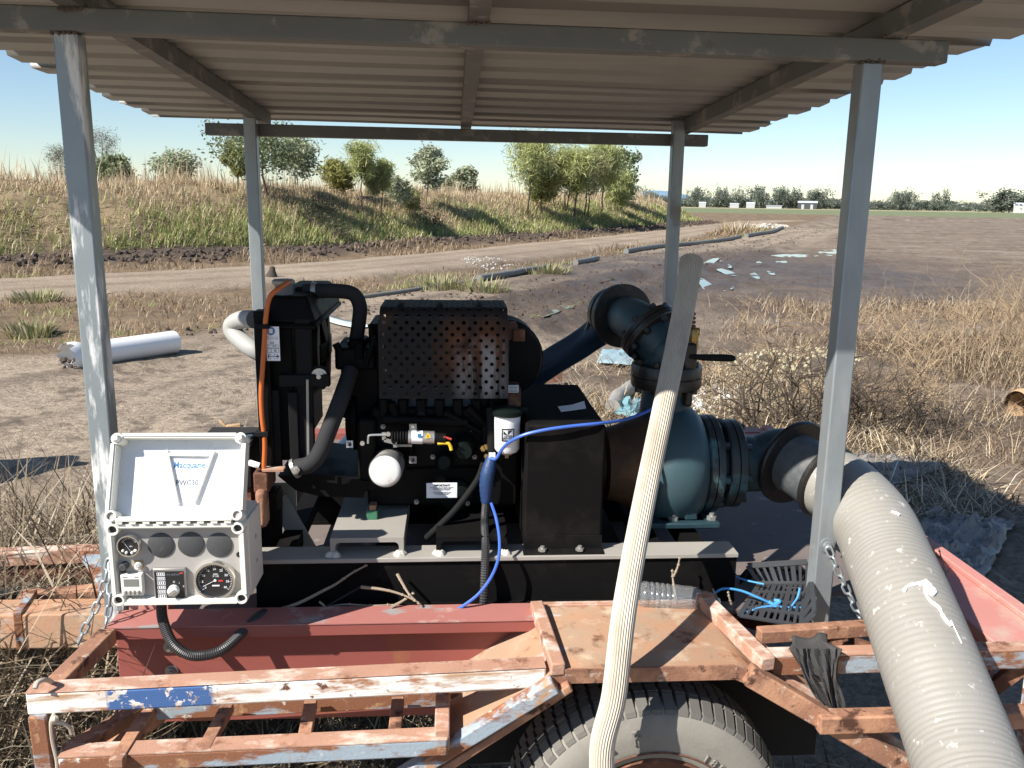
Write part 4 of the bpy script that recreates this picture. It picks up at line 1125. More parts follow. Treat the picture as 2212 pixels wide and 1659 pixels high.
f0, f1 = A(1448, 1125, .20), A(1552, 1136, .20)
m.box2((f0.x-.06, .18, zs+.001), (f1.x, .53, zs+.018))
m.prism([A(1488, 1062, .20), A(1502, 1062, .20), A(1508, 1124, .20), A(1480, 1124, .20)], (0, .02, 0)); m.prism([(cx0+.02, .2, zs+.018), (cx0+.15, .2, zs+.018), (cx0+.13, .24, PZ-.14), (cx0+.04, .24, PZ-.14)], (0, .2, 0))
m.build('pump_foot', M['teal'], pu, bevel=.004)
for px, py in ((1455, 1122), (1537, 1120)): MB().bolt((A(px, py, .21).x, .21, zs+.018), (0, 0, 1), .014, .010).build('foot_bolt', M['steel_dull'], pu)
# discharge: neck, flange pair, bends, big flange
dx = A(1438, 830, PY).x
zc = A(1438, 845, PY).z
m = MB(); m.lathe((dx, PY, PZ+.12), (0, 0, 1), [(0, .075), (zc-PZ-.12, .066)], 28); m.build('discharge_neck', M['teal'], pu, smooth=60)
zf0, zf1 = A(1438, 848, PY-.09).z, A(1438, 798, PY-.09).z
def flange(o, ax, t, r, rbolt, nb, m_, name, parent):
    m = MB(); ax = V(ax).normalized()
    m.lathe(o, ax, [(0, r*.97), (t*.1, r), (t*.46, r), (t*.48, r*.95), (t*.52, r*.95), (t*.54, r), (t*.92, r), (t, r*.97)], 36)
    u = ax.cross(V((.2, .1, 1)) if abs(ax.z) < .9 else V((1, 0, 0))).normalized(); w_ = ax.cross(u)
    for k in range(nb):
        a = 2*math.pi*k/nb+.2
        p = V(o)+u*(rbolt*math.cos(a))+w_*(rbolt*math.sin(a))
        m.lathe(p-ax*.014, ax, [(0, .010), (t+.028, .010)], 6)
    return m.build(name, m_, parent, smooth=35)
flange((dx, PY, zf0), (0, 0, 1), zf1-zf0, .100, .084, 8, M['oily'], 'flange', pu)
el = spline([(dx, PY, zf1), (dx, PY, zf1+.035), A(1433, 755, .36), A(1404, 716, .385), A(1380, 698, .43), A(1362, 688, .50), A(1352, 683, .58)], 7)
elb = MB().tube(el[:22], .066, 28).build('discharge_elbow', M['teal'], pu, smooth=60)
MB().tube(el[21:], .062, 28).build('discharge_pipe', M['teal_pale'], pu, smooth=60)
t2 = (el[22]-el[20]).normalized()
flange(el[21]-t2*.018, t2, .036, .092, .079, 8, M['oily'], 'flange', pu)
t3 = (el[-1]-el[-4]).normalized()
t3 = V((-.22, .96, -.02)).normalized()
fo_ = A(1347, 683, .57)
flange(fo_, t3, .022, .098, .082, 0, M['oily'], 'hose_flange', pu)
MB().lathe(fo_, t3, [(.022, .078), (.105, .078), (.11, .06)], 28).build('hose_tail', M['oily'], pu)
m = MB()
for d in (.04, .075): m.lathe(fo_, t3, [(d, .081), (d+.018, .081)], 32)
m.beam(A(1266, 715, .66), A(1290, 652, .66), .016, .010)
m.build('hose_clamp', M['oily'], pu)
# small hand priming pump on the right with its lever and brass cock
m = MB(); m.pbox(1478, 742, 1502, 850, .27, .05); m.pbox(1484, 790, 1496, 880, .28, .04); m.build('priming_pump', M['oily'], pu, bevel=.008)
MB().tube([A(1490, 770, .27), A(1520, 772, .27), A(1560, 773, .27), A(1582, 774, .27), A(1588, 774, .27)], [.006, .0095, .0105, .0095, .005], 12).build('priming_lever', M['rubber'], pu)
m = MB()
for k in range(6): m.lathe(A(1494, 726-k*9, .29), (0, 0, 1), [(0, .0095), (.004, .0125), (.008, .0095)], 12)
m.build('threaded_stem', M['pump_rust'], pu)
m = MB(); m.lathe(A(1498, 724, .285), (0, 0, 1), [(-.02, .011), (-.012, .015), (.006, .015), (.014, .011)], 6); m.cyl(A(1494, 716, .285), A(1510, 716, .285), .011, 10)
m.build('brass_cock', M['brass'], pu)
MB().beam(A(1506, 712, .275), A(1506, 752, .275), .007, .005).build('cock_lever', M['brass'], pu)
# suction cover, flanges and pipe
sx = cx0+.170
flange((sx-.012, PY, PZ), (1, 0, 0), .045, .142, .128, 8, M['oily_teal'], 'suction_cover', pu)
flange((sx+.052, PY, PZ), (1, 0, 0), .050, .128, .112, 8, M['oily_teal'], 'flange', pu)
MB().cyl((sx+.03, PY, PZ), (sx+.06, PY, PZ), .10, 28).build('suction_neck', M['teal'], pu, smooth=60)
# ------------------------------------------------------------------ suction line
sl = thing('suction_hose', 'thick dusty grey ribbed suction hose running down towards the viewer on the right', 'hose', (1.95, 0, .7))
axis = [V((sx+.10, PY, PZ)), V((sx+.17, PY-.002, PZ-.002)), A(1688, 985, .335), A(1722, 1004, .29)]
MB().tube(spline(axis, 5), .082, 28).build('suction_pipe', M['teal'], sl, smooth=60)
fa = A(1716, 1000, .30); fb = A(1826, 1064, .13)
td = (fb-fa).normalized()
MB().lathe(fa-td*.012, td, [(0, .125), (.004, .128), (.014, .128), (.018, .125)], 40).build('pipe_flange', M['oily'], sl)
MB().lathe(fa, td, [(.006, .09), (.05, .088), ((fb-fa).length*.62, .094)], 32).build('reducer', M['reducer'], sl, smooth=60)
MB().lathe(fa+td*((fb-fa).length*.60), td, [(0, .094), (.006, .106), (.02, .106), (.026, .098)], 36).build('hose_ring', M['oily'], sl)
hp = spline([fa+td*((fb-fa).length*.66), fb, A(1884, 1130, -.03), A(1922, 1215, -.165), A(1957, 1300, -.295), A(2010, 1440, -.455), A(2070, 1600, -.60), A(2105, 1700, -.69), A(2105, 1700, -.69)*2.2-A(2070, 1600, -.60)*1.2, A(2105, 1700, -.69)*4.4-A(2070, 1600, -.60)*3.4-V((0, 0, .06))], 9)
# even spacing for the rings
L_acc = [0]
for a, b in zip(hp[:-1], hp[1:]): L_acc.append(L_acc[-1]+(b-a).length)
tot = L_acc[-1]
def along(pts, acc, s):
    for i in range(len(acc)-1):
        if s <= acc[i+1]+1e-9:
            t = (s-acc[i])/max(1e-9, acc[i+1]-acc[i]); return pts[i].lerp(pts[i+1], t)
    return pts[-1]
ring = .0150
npr = 5
ns = int(tot/ring)*npr
pts = [along(hp, L_acc, tot*i/ns) for i in range(ns+1)]
rads = [.0990+.0006*(1, .75, .1, -.9, .1)[i % npr] for i in range(ns+1)]
shose = MB().tube(pts, rads, 56).build('hose_wall', M['suction'], sl, smooth=60)
# dropping dried on the hose: a splat, a runlet and a dash, raised 1-2 mm
def on_hose(px, py):
    d = ray(px, py)
    best = None
    for i in range(0, len(pts)-1):
        p = pts[i]; t = (pts[i+1]-p).normalized()
        # ray / cylinder
        w0 = CAM-p
        a_ = d-t*d.dot(t); b2 = w0-t*w0.dot(t)
        qa, qb, qc = a_.dot(a_), 2*a_.dot(b2), b2.dot(b2)-.1012**2
        D = qb*qb-4*qa*qc
        if D < 0: continue
        s = (-qb-math.sqrt(D))/(2*qa)
        h = CAM+d*s
        u = (h-p).dot(t)
        if abs(u) < ring: 
            if best is None or s < best[0]: best = (s, h)
    return best[1] if best else None
def splat(poly, r):
    q = [on_hose(*p) for p in poly]
    q = [x for x in q if x is not None]
    return spline(q, 4) if len(q) > 1 else None
for poly, r in (([(1952, 1277), (1960, 1267), (1975, 1262), (1992, 1259)], .0035), ([(1985, 1262), (2000, 1257), (2008, 1266), (2018, 1277)], .0065), ([(2003, 1264), (2010, 1284), (2022, 1278)], .004), ([(1996, 1262), (2001, 1285), (2012, 1300), (2028, 1312), (2040, 1335), (2055, 1352)], .0035), ([(2054, 1340), (2066, 1365), (2078, 1390)], .0016), ([(1925, 1105), (1935, 1108), (1943, 1112)], .004)):
    s = splat(poly, r)
    if s: MB().tube(s, [r*random.uniform(.7, 1.2) for _ in s], 8).build('dried_dropping', M['splash'], sl)
# ------------------------------------------------------------------ control box on the front left post
cb = thing('control_box', 'cream plastic control box with gauges and open lid on the front left post', 'control box', (.21, -.1, .83))
bx0, bx1, bz0, bz1, by = .069, .361, .834, 1.024, -.2
bw, bh = bx1-bx0, bz1-bz0
def frame(o, u, v, n, w, h, depth, tw, mb, rb=.014):     # rim walls from the back plane to the front plane, corner bosses
    o, u, v, n = V(o), V(u), V(v), V(n)
    def bar(a0, a1, b0, b1, d0, d1):
        p = lambda a, b, d: o+u*a+v*b+n*d
        mb.hexa([p(a0, b0, d0), p(a1, b0, d0), p(a1, b1, d0), p(a0, b1, d0), p(a0, b0, d1), p(a1, b0, d1), p(a1, b1, d1), p(a0, b1, d1)])
    c, e = .012, .0225
    bar(e, w-e, 0, tw, 0, depth); bar(e, w-e, h-tw, h, 0, depth); bar(0, tw, e, h-e, 0, depth); bar(w-tw, w, e, h-e, 0, depth)
    # inner gasket ridge a little lower than the rim
    g = tw+.0035
    bar(.026, w-.026, tw+.0002, g, 0, depth-.003); bar(.026, w-.026, h-g, h-tw-.0002, 0, depth-.003); bar(tw+.0002, g, .026, h-.026, 0, depth-.003); bar(w-g, w-tw-.0002, .026, h-.026, 0, depth-.003)
    for a in (c, w-c):
        for b in (c, h-c):
            mb.lathe(o+u*a+v*b, n, [(0, rb), (depth-.001, rb), (depth+.0006, rb-.001), (depth+.0006, rb*.66), (depth-.006, rb*.62)], 20, cap=False)
def bosses(o, u, v, n, w, h, depth, parent, rb=.014):
    for a in (.012, w-.012):
        for b in (.012, h-.012): MB().disc(V(o)+V(u)*a+V(v)*b+V(n)*(depth-.008), n, rb*.62, .001, 16).build('corner_hole', M['ink'], parent)
U, VZ, NY = V((1, 0, 0)), V((0, 0, 1)), V((0, -1, 0))
m = MB()
m.box2((bx0+.003, by+.034, bz0+.003), (bx1-.003, -.034, bz1-.003))
body = m.build('box_body', M['box'], cb, bevel=.008)
m = MB(); frame((bx0, by+.04, bz0), U, VZ, NY, bw, bh, .04, .008, m); m.build('box_rim', M['box'], cb, smooth=40)
bosses((bx0, by+.04, bz0), U, VZ, NY, bw, bh, .04, cb)
m = MB(); m.prism([(bx1-.002, -.04, bz0), (bx1-.002, -.04, bz1-.01), (bx1-.002, -.16, bz1-.006), (bx1-.002, -.16, bz0+.002)], (.004, 0, 0))
m.build('side_plate', M['box'], cb)
for z in (.06, .12): MB().lathe((bx1+.002, -.1, bz0+z), (1, 0, 0), [(0, .006), (.002, .005)], 12).build('side_screw', M['panel'], cb)
yp = by+.020
m = MB(); m.box2((bx0+.0085, yp, bz0+.0085), (bx1-.0085, yp+.003, bz1-.0085))
pan = m.build('gauge_panel', M['panel'], cb)
for px, py in ((266, 1232), (517, 1198)): MB().disc(A(px, py, yp-.0006), (0, -1, 0), .0068, .0005, 18).build('panel_hole', M['ink'], pan)
def gauge(px, py, r, name, parent):
    c = A(px, py, yp)
    bz = MB().lathe(c, (0, -1, 0), [(0, r), (.012, r), (.016, r*.97), (.016, r*.87), (.009, r*.85)], 36, cap=False).build(name, M['chrome'], parent, smooth=50)
    MB().disc(c+V((0, -.008, 0)), (0, -1, 0), r*.86, .0005, 36).build('dial', M['dial'], bz)
    return c, bz
# round gauge, upper left
c, gz = gauge(282, 1175, .0255, 'pressure_gauge', cb)
yd = yp-.0092
m = MB()
for k in range(11):
    a = R(150-12*k)
    m.box(c+V((.0165*math.cos(a), -.0092, .0165*math.sin(a))), (.0008, .0004, .0030), Matrix.Rotation(-a+math.pi/2, 3, 'Y'))
m.beam(c+V((.002, -.0098, -.012)), c+V((-.012, -.0098, .010)), .0004, .0012, up=(0, 1, 0))
m.build('dial_marks', M['paper'], gz)
for dx_, dz_ in ((-.013, -.011), (-.006, -.0155), (.006, -.0155), (.013, -.011)): MB().lathe(c+V((dx_, -.0095, dz_)), (0, -1, 0), [(0, .003), (.004, .003), (.006, .0015)], 10).build('gauge_contact', M['box'], gz)
text('kPa', c+V((.004, -.0096, -.002)), U, VZ, .0045, M['paper'], 'lettering', gz)
# three charcoal blanking discs
for px, py in ((348, 1177), (413, 1175), (474, 1177)):
    cc0 = A(px, py, yp)
    MB().lathe(cc0, (0, -1, 0), [(0, .0285), (.002, .0288), (.0028, .0275)], 32).build('blanking_disc', M['blank'], cb)
# fuse knob and key switch
MB().lathe(A(271, 1220, yp), (0, -1, 0), [(0, .0095), (.006, .009), (.007, .007), (.016, .0085), (.018, .007)], 14).build('fuse_knob', M['blank'], cb)
k0, k1 = A(290, 1210, yp), A(310, 1228, yp)
MB().box2((k0.x, yp-.001, k1.z), (k1.x, yp, k0.z)).build('key_plate', M['brass'], cb)
MB().lathe(A(301, 1219, yp), (0, -1, 0), [(0, .008), (.008, .008), (.010, .005), (.02, .004)], 14).beam(A(301, 1219, yp-.016), A(293, 1222, yp-.018), .006, .008).build('key_switch', M['lcd_body'], cb)
# hour timer
t0_, t1_ = A(265, 1236, yp), A(315, 1280, yp)
tm = MB().box2((t0_.x, yp-.016, t1_.z), (t1_.x, yp, t0_.z)).build('hour_timer', M['lcd_body'], cb, bevel=.002)
w_, h_ = t1_.x-t0_.x, t0_.z-t1_.z
MB().box2((t0_.x+w_*.15, yp-.0168, t1_.z+h_*.46), (t0_.x+w_*.83, yp-.0162, t1_.z+h_*.80)).build('timer_display', M['lcd'], tm)
for k in range(4): MB().box2((t0_.x+w_*(.13+.2*k), yp-.022, t1_.z+h_*.08), (t0_.x+w_*(.24+.2*k), yp-.016, t1_.z+h_*.27)).build('timer_button', M['panel'], tm, bevel=.001)
m = MB(); m.box((t0_.x+w_*.22, yp-.0164, t0_.z-h_*.10), (w_*.2, .0004, .0014)); m.box((t0_.x+w_*.75, yp-.0164, t0_.z-h_*.10), (w_*.16, .0004, .0014)); m.build('timer_print', M['ink_grey'], tm)
# engine controller
c0_, c1_ = A(333, 1225, yp), A(407, 1290, yp)
ec = MB().box2((c0_.x, yp-.010, c1_.z), (c1_.x, yp, c0_.z)).build('engine_controller', M['steel_dull'], cb, bevel=.0015)
w_, h_ = c1_.x-c0_.x, c0_.z-c1_.z
MB().box2((c0_.x+w_*.04, yp-.0112, c1_.z+h_*.04), (c1_.x-w_*.06, yp-.0104, c0_.z-h_*.08)).build('controller_face', M['dial'], ec)
m = MB()
for k in range(6):
    z0 = c1_.z+h_*(.07+.142*k); xa, xb = c0_.x+w_*.12, c0_.x+w_*.37; hh = h_*.105
    for (a, b, d, e) in ((xa, xb, z0, z0+.0009), (xa, xb, z0+hh-.0009, z0+hh), (xa, xa+.0009, z0+.001, z0+hh-.001), (xb-.0009, xb, z0+.001, z0+hh-.001)): m.box2((a, yp-.0117, d), (b, yp-.0113, e))
    for q in range(3): m.box2((xa+.003+q*.0045, yp-.0117, z0+.0018), (xa+.0055+q*.0045, yp-.0113, z0+hh-.0018))
m.build('indicator_print', M['paper'], ec)
text('MURPHY', V((c0_.x+w_*.64, yp-.0116, c0_.z-h_*.19)), U, VZ, .0075, M['ink_grey'], 'lettering', ec)
MB().box((c0_.x+w_*.88, yp-.0115, c0_.z-h_*.14), (w_*.10, .0004, h_*.05)).build('controller_corner', M['ink_red'], ec)
for s, du, dv in (('O', .64, .42), ('I', .80, .46), ('II', .93, .57)): text(s, V((c0_.x+w_*du, yp-.0117, c0_.z-h_*dv)), U, VZ, .006, M['paper'], 'lettering', ec)
kc = V((c0_.x+w_*.62, yp-.0112, c0_.z-h_*.68))
kn = MB().lathe(kc, (0, -1, 0), [(0, .0125), (.010, .0118), (.012, .009)], 20).build('selector_knob', M['lcd_body'], ec)
MB().beam(kc+V((-.008, -.013, -.006)), kc+V((.006, -.013, .004)), .007, .006, up=(0, 1, 0)).build('knob_key', M['silver'], kn)
# tachometer
c, tz = gauge(467, 1250, .0465, 'tachometer', cb)
m = MB()
for k in range(41):
    a = R(218-256*k/40)
    L_ = .0055 if k % 5 == 0 else .003
    rr_ = .0375-L_/2
    m.box(c+V((rr_*math.cos(a), -.0092, rr_*math.sin(a))), (.0006, .0004, L_), Matrix.Rotation(-a+math.pi/2, 3, 'Y'))
m.beam(c+V((0, -.0098, 0)), c+V((-.027, -.0098, -.014)), .0004, .0014, up=(0, 1, 0))
m.disc(c+V((0, -.009, 0)), (0, -1, 0), .003, .0012, 12)
m.box(c+V((.001, -.0092, -.0125)), (.016, .0004, .003))
m.build('dial_marks', M['paper'], tz)
for k, s in enumerate(('0', '5', '10', '15', '20', '25', '30', '35', '40')):
    a = R(218-256*k/8)
    text(s, c+V((.0275*math.cos(a), -.0093, .0275*math.sin(a))), U, VZ, .0075, M['paper'], 'lettering', tz)
text('RPM\nX 100', c+V((.002, -.0093, .012)), U, VZ, .0055, M['paper'], 'lettering', tz)
MB().box(c+V((.012, -.0094, -.001)), (.010, .0003, .004)).build('tacho_emblem', M['ink_red'], tz)
# lid
lo = V((.067, -.202, 1.032))
lv = V((0, .41, .912)).normalized(); ln = U.cross(lv)
lw, lh = .293, .194
lid_o = lo-ln*.034
def lp(u, v, d): return lid_o+U*u+lv*v+ln*d
m = MB()
m.hexa([lp(.004, .004, -.003), lp(lw-.004, .004, -.003), lp(lw-.004, lh-.004, -.003), lp(.004, lh-.004, -.003), lp(.004, .004, 0), lp(lw-.004, .004, 0), lp(lw-.004, lh-.004, 0), lp(.004, lh-.004, 0)])
lid = m.build('lid', M['lid_in'], cb)
m = MB(); frame(lid_o, U, lv, ln, lw, lh, .036, .007, m, .013); m.build('lid_rim', M['box'], lid, smooth=40)
for a in (.012, lw-.012): MB().lathe(lp(a, lh-.012, .03), ln, [(0, .009), (.010, .009), (.014, .006), (.016, .005)], 14).build('lid_screw', M['box'], lid)
for a in (.012, lw-.012): MB().disc(lp(a, .012, .0300), ln, .008, .001, 16).build('corner_hole', M['panel'], lid)
for k in range(9): MB().box(lo+V((.03+.029*k, .001, -.004)), (.014, .006, .004)).build('hinge_knuckle', M['box'], lid)
# the sheet of paper stuck in the lid, torn at its top left corner
def sheet(m, poly, d, t=.0006): m.prism([lp(u, v, d) for u, v in poly], ln*t)
m = MB(); sheet(m, [(.045, .006), (lw-.009, .006), (lw-.009, .158), (.075, .158), (.072, .148), (.078, .140), (.070, .134), (.062, .138), (.056, .141), (.053, .137)], .0004)
pp = m.build('label_sheet', M['paper'], lid)
text('Macquarie', lp(.163, .126, .0012), U, lv, .021, M['ink_blue'], 'lettering', pp, squeeze=.8, bold=.0003)
text('PWC301', lp(.164, .086, .0012), U, lv, .018, M['ink_grey'], 'lettering', pp, squeeze=.85, bold=.0003)
m = MB()
for (u0, v0, u1, v1) in ((.112, .160, .145, .038), (.216, .158, .180, .040), (.118, .150, .210, .148)):
    m.beam(lp(u0, v0, .006), lp(u1, v1, .006), .008, .007, up=ln)
m.build('lid_strap', M['lcd_body'], lid, bevel=.002)
# cable under the box, ribbed loom with a loop
lp_ = spx([(348, 1300, -.13), (352, 1340, -.15), (372, 1388, -.175), (405, 1413, -.18), (440, 1416, -.175), (480, 1404, -.165), (515, 1375, -.13), (548, 1340, -.09), (570, 1326, -.05), (585, 1330, -.0)], 14)
L2 = [0]
for a, b in zip(lp_[:-1], lp_[1:]): L2.append(L2[-1]+(b-a).length)
ns2 = int(L2[-1]/.0021)
lq = [along(lp_, L2, L2[-1]*i/ns2) for i in range(ns2+1)]
tag(MB().tube(lq, [.0125 if i % 2 else .0112 for i in range(len(lq))], 12).build('ribbed_cable', M['conduit'], smooth=0), 'black ribbed cable looping down from the control box over the red chassis beam', 'cable')
# ------------------------------------------------------------------ cream ribbed pipe leaning across the front
rp = spline([(1.195, -.60, .0), (1.178, -.52, .28), A(1300, 1659, -.46), A(1327, 1500, -.425), A(1350, 1310, -.335), A(1388, 1100, -.155), A(1436, 868, .055), A(1468, 712, .19), A(1482, 640, .25), A(1494, 562, .32)], 8)
nrb = 30
prof = [1.0 if k % 2 == 0 else .90 for k in range(nrb*2)]
rd = [.0265]*len(rp)
for i in range(len(rp)):
    f = i/(len(rp)-1)
    rd[i] = .0262+.003*smooth(.5, .9, np.array([f]))[0]+.003*max(0, (f-.93)/.07)
rp_o = MB().tube(rp, rd, nrb*2, prof=prof, cap=False)
tend = (rp[-1]-rp[-3]).normalized()
rp_o.lathe(rp[-1]-tend*.002, tend, [(0, .0268), (.004, .026), (.006, .022), (-.03, .021)], 30, cap=False)
tag(rp_o.build('ribbed_pipe', M['ribbed'], smooth=0), 'long cream fluted plastic pipe leaning up across the mudguard and the pump', 'pipe')
# ------------------------------------------------------------------ chains
def link(m, c, t, side, L=.034, W=.021, r=.0032):
    t, side = V(t).normalized(), V(side).normalized()
    pts = []
    hl, hw = L/2-W/2, W/2-r
    for k in range(7): a = -math.pi/2+math.pi*k/6; pts.append(V(c)+t*(hl+hw*math.cos(a))+side*(hw*math.sin(a)))
    for k in range(7): a = math.pi/2+math.pi*k/6; pts.append(V(c)+t*(-hl+hw*math.cos(a))+side*(hw*math.sin(a)))
    m.tube(pts, r, 8, closed=True)
def chain(pts, root, L=.034, W=.021, r=.0032):
    sp_ = spline(pts, 12)
    acc = [0]
    for a, b in zip(sp_[:-1], sp_[1:]): acc.append(acc[-1]+(b-a).length)
    step = L-2.3*r
    nn = int(acc[-1]/step)
    for i in range(nn):
        c, d = along(sp_, acc, step*(i+.3)), along(sp_, acc, step*(i+.5))
        t = (d-c).normalized()
        s1 = t.cross(V((.25, 1, .1))).normalized()
        s2 = t.cross(s1)
        side = s1 if i % 2 == 0 else (s2*.85+s1*.5)
        m = MB(); link(m, c, t, side, L, W, r); m.build('chain_link', M['galv'], root)
ch = thing('chain', 'galvanised chain hanging in two strands from the foot of the front left post', 'chain', (0, -.05, .87))
MB().bolt(A(238, 1208, -.026), (0, -1, 0), .011, .008).lathe(A(238, 1208, -.0255), (0, -1, 0), [(0, .018), (.003, .018)], 16).build('chain_bolt', M['galv'], ch)
chain([A(235, 1212, -.045), A(225, 1260, -.06), A(208, 1310, -.07), A(190, 1345, -.08), A(175, 1375, -.085), A(165, 1400, -.09)], ch)
chain([A(240, 1215, -.045), A(238, 1265, -.075), A(236, 1310, -.095), A(228, 1350, -.11), A(218, 1385, -.125), A(205, 1396, -.14)], ch)
ch2 = thing('chain', 'galvanised chain hanging beside the suction hose from the front right post', 'chain', (1.8, -.05, .88))
MB().bolt(A(1786, 1178, -.026), (0, -1, 0), .011, .008).lathe(A(1786, 1178, -.0255), (0, -1, 0), [(0, .019), (.003, .019)], 16).build('chain_bolt', M['galv'], ch2)
chain([A(1790, 1186, -.04), A(1805, 1222, -.05), A(1824, 1264, -.055), A(1842, 1300, -.06), A(1855, 1326, -.06), A(1860, 1345, -.05)], ch2)
# ------------------------------------------------------------------ things lying on the trailer
# bottle
bc0, bc1 = A(1378, 1285, -.03), A(1555, 1304, -.05)
bdir = (bc1-bc0).normalized(); Lb = (bc1-bc0).length
prof_b = [(0, .006), (.004, .030), (.012, .036)]
for k in range(5): prof_b += [(.022+k*.0135, .0365), (.027+k*.0135, .0335), (.032+k*.0135, .0365)]
prof_b += [(.095, .037), (.11, .035), (.13, .0365), (.15, .034), (.17, .024), (Lb-.016, .0125)]
bo = thing('plastic_bottle', 'crushed clear plastic drink bottle lying behind the mudguard', 'bottle', tuple(bc0))
m = MB(); m.lathe(bc0, bdir, prof_b, 24, cap=False)
o = m.build('bottle_wall', M['bottle'], bo, smooth=60)
s_ = o.modifiers.new('solid', 'SOLIDIFY'); s_.thickness = .0006
MB().lathe(bc0+bdir*(Lb-.016), bdir, [(0, .014), (.013, .014), (.015, .012)], 18).build('bottle_cap', M['paper'], bo)
# slotted black crate
cr_c = at(1662, 1292, z=.735)
cr = thing('plastic_crate', 'broken black slotted plastic crate lying on the trailer deck behind the mudguard', 'crate', tuple(cr_c))
ca = [at(1598, 1330, z=.722), at(1730, 1352, z=.722), at(1742, 1262, z=.735), at(1640, 1262, z=.735)]
def slotted(m, a, b, c, d, nu, nv, t):      # a lattice of bars over the quad a-b-c-d
    a, b, c, d = V(a), V(b), V(c), V(d)
    nrm = (b-a).cross(d-a).normalized()
    P = lambda u, v: a*(1-u)*(1-v)+b*u*(1-v)+c*u*v+d*(1-u)*v
    for i in range(nu+1):
        u = i/nu
        w = (b-a).length/nu*(.42 if i % 3 else .75)
        m.beam(P(u, 0), P(u, 1), w, t, up=nrm)
    for j in range(nv+1):
        v = j/nv
        w = (d-a).length/nv*.28
        m.beam(P(0, v)+nrm*.0006, P(1, v)+nrm*.0006, w, t, up=nrm)
m = MB(); slotted(m, *ca, 9, 4, .004); m.build('crate_floor', M['crate'], cr)
m = MB(); slotted(m, ca[3], ca[2], ca[2]+V((.01, .03, .05)), ca[3]+V((-.02, .04, .035)), 8, 1, .004); m.build('crate_side', M['crate'], cr)
m = MB(); slotted(m, ca[1], ca[2], ca[2]+V((.02, .03, .05)), ca[1]+V((.03, 0, .035)), 5, 1, .004); m.build('crate_side', M['crate'], cr)
m = MB()
vs, fs = [], []
for i in range(13):
    for j in range(6):
        u, v = i/12, j/5
        p = at(1598+145*u, 1262-32*math.sin(u*2.8)-22*v, z=.735+.03*math.sin(u*3)*(1-abs(v-.5)))
        vs.append(p+V((0, 0, .006*math.sin(i*2.1+j)))); 
fs = [(i*6+j, (i+1)*6+j, (i+1)*6+j+1, i*6+j+1) for i in range(12) for j in range(5)]
m.add(vs, fs)
o = m.build('black_plastic_sheet', M['rubber'], smooth=50, top=('crumpled black plastic sheet lying behind the slotted crate', 'plastic sheet'))
s_ = o.modifiers.new('solid', 'SOLIDIFY'); s_.thickness = .002
# sky blue twine
tw_ = thing('twine', 'knotted sky blue baling twine tangled over the slotted crate', 'twine', tuple(cr_c))
for pts, r in (([(1540, 1284, -.02), (1562, 1272, -.02), (1600, 1276, -.02), (1640, 1292, -.03), (1668, 1304, -.03), (1690, 1306, -.03)], .0032), ([(1560, 1230, .1), (1600, 1250, .06), (1650, 1262, .03)], .0024), ([(1598, 1330, -.06), (1625, 1318, -.06), (1660, 1310, -.05), (1700, 1312, -.05), (1742, 1313, -.05)], .003), ([(1728, 1270, -.02), (1722, 1292, -.03), (1705, 1318, -.06), (1698, 1345, -.08)], .0028), ([(1660, 1300, -.035), (1672, 1306, -.04), (1684, 1299, -.035), (1672, 1297, -.03)], .005), ([(1700, 1395, -.15), (1706, 1405, -.16), (1705, 1418, -.17)], .0035)):
    MB().tube(spx(pts, 6), r, 7).build('strand', M['twine'], tw_)
# rag over the rail
rv, rf = [], []
NU, NV = 22, 30
for j in range(NV):
    v = j/(NV-1)
    for i in range(NU):
        u = i/(NU-1)
        fold = .010*math.sin(u*17+1.5*math.sin(v*5))*(.25+.75*v)+.005*math.sin(u*41+v*9)
        if v < .12: p = at(1712+85*u+10*math.sin(u*5), 1372+20*v/.12+6*math.sin(u*6), y=-.265-.03*v/.12)
        else:
            t = (v-.12)/.88
            xl_ = 1702+90*t**1.2; xr_ = 1816+10*t-6*math.sin(t*3)
            yb = 1398+t*(168 if True else 0)*(.78+.22*(1-abs(u-.72)*1.1))
            p = at(xl_+(xr_-xl_)*u+5*math.sin(t*6+u*9), yb, y=-.334-.012*t+fold)
        rv.append(p)
for j in range(NV-1):
    for i in range(NU-1):
        hole = (j in (14, 15) and i in (7, 8)) or (j > 24 and (i*7+j*3) % 5 == 0)
        if not hole: rf.append((j*NU+i, j*NU+i+1, (j+1)*NU+i+1, (j+1)*NU+i))
m = MB(); m.add(rv, rf)
o = m.build('rag', M['rag'], smooth=60, top=('torn dark grey rag draped over the rusty rail beside the wheel', 'rag'))
s_ = o.modifiers.new('solid', 'SOLIDIFY'); s_.thickness = .0025
# the blue cord
tag(MB().tube(spx([(1060, 990, .085), (1072, 990, .075), (1090, 963, .07), (1125, 942, .045), (1170, 930, .035), (1230, 921, .035), (1300, 914, .05), (1350, 906, .12), (1395, 890, .15), (1425, 872, .17)], 7)
    , .0042, 8).build('nylon_rope', M['cord']), 'thin blue cord drooping from the pump to the taped wiring loom', 'cord')
tag(MB().tube(spx([(1061, 1086, .07), (1072, 1120, .05), (1079, 1165, .0), (1077, 1205, -.03), (1062, 1245, -.04), (1035, 1282, -.05), (1005, 1306, -.055), (985, 1318, -.05)], 7)
    , .0042, 8).build('nylon_rope', M['cord']), 'thin blue cord hanging from the taped loom down to the chassis beam', 'cord')
tag(MB().tube(spx([(470, 1308, .05), (500, 1318, .02), (520, 1340, -.03)], 5), .003, 6).build('nylon_rope', M['tape']), 'short dark blue cord end on the deck below the control box', 'cord')
MB_c = MB().tube(spx([(610, 1345, -.03), (640, 1328, -.02), (690, 1325, -.02), (760, 1318, 0), (820, 1320, 0)], 30), .011, 10)
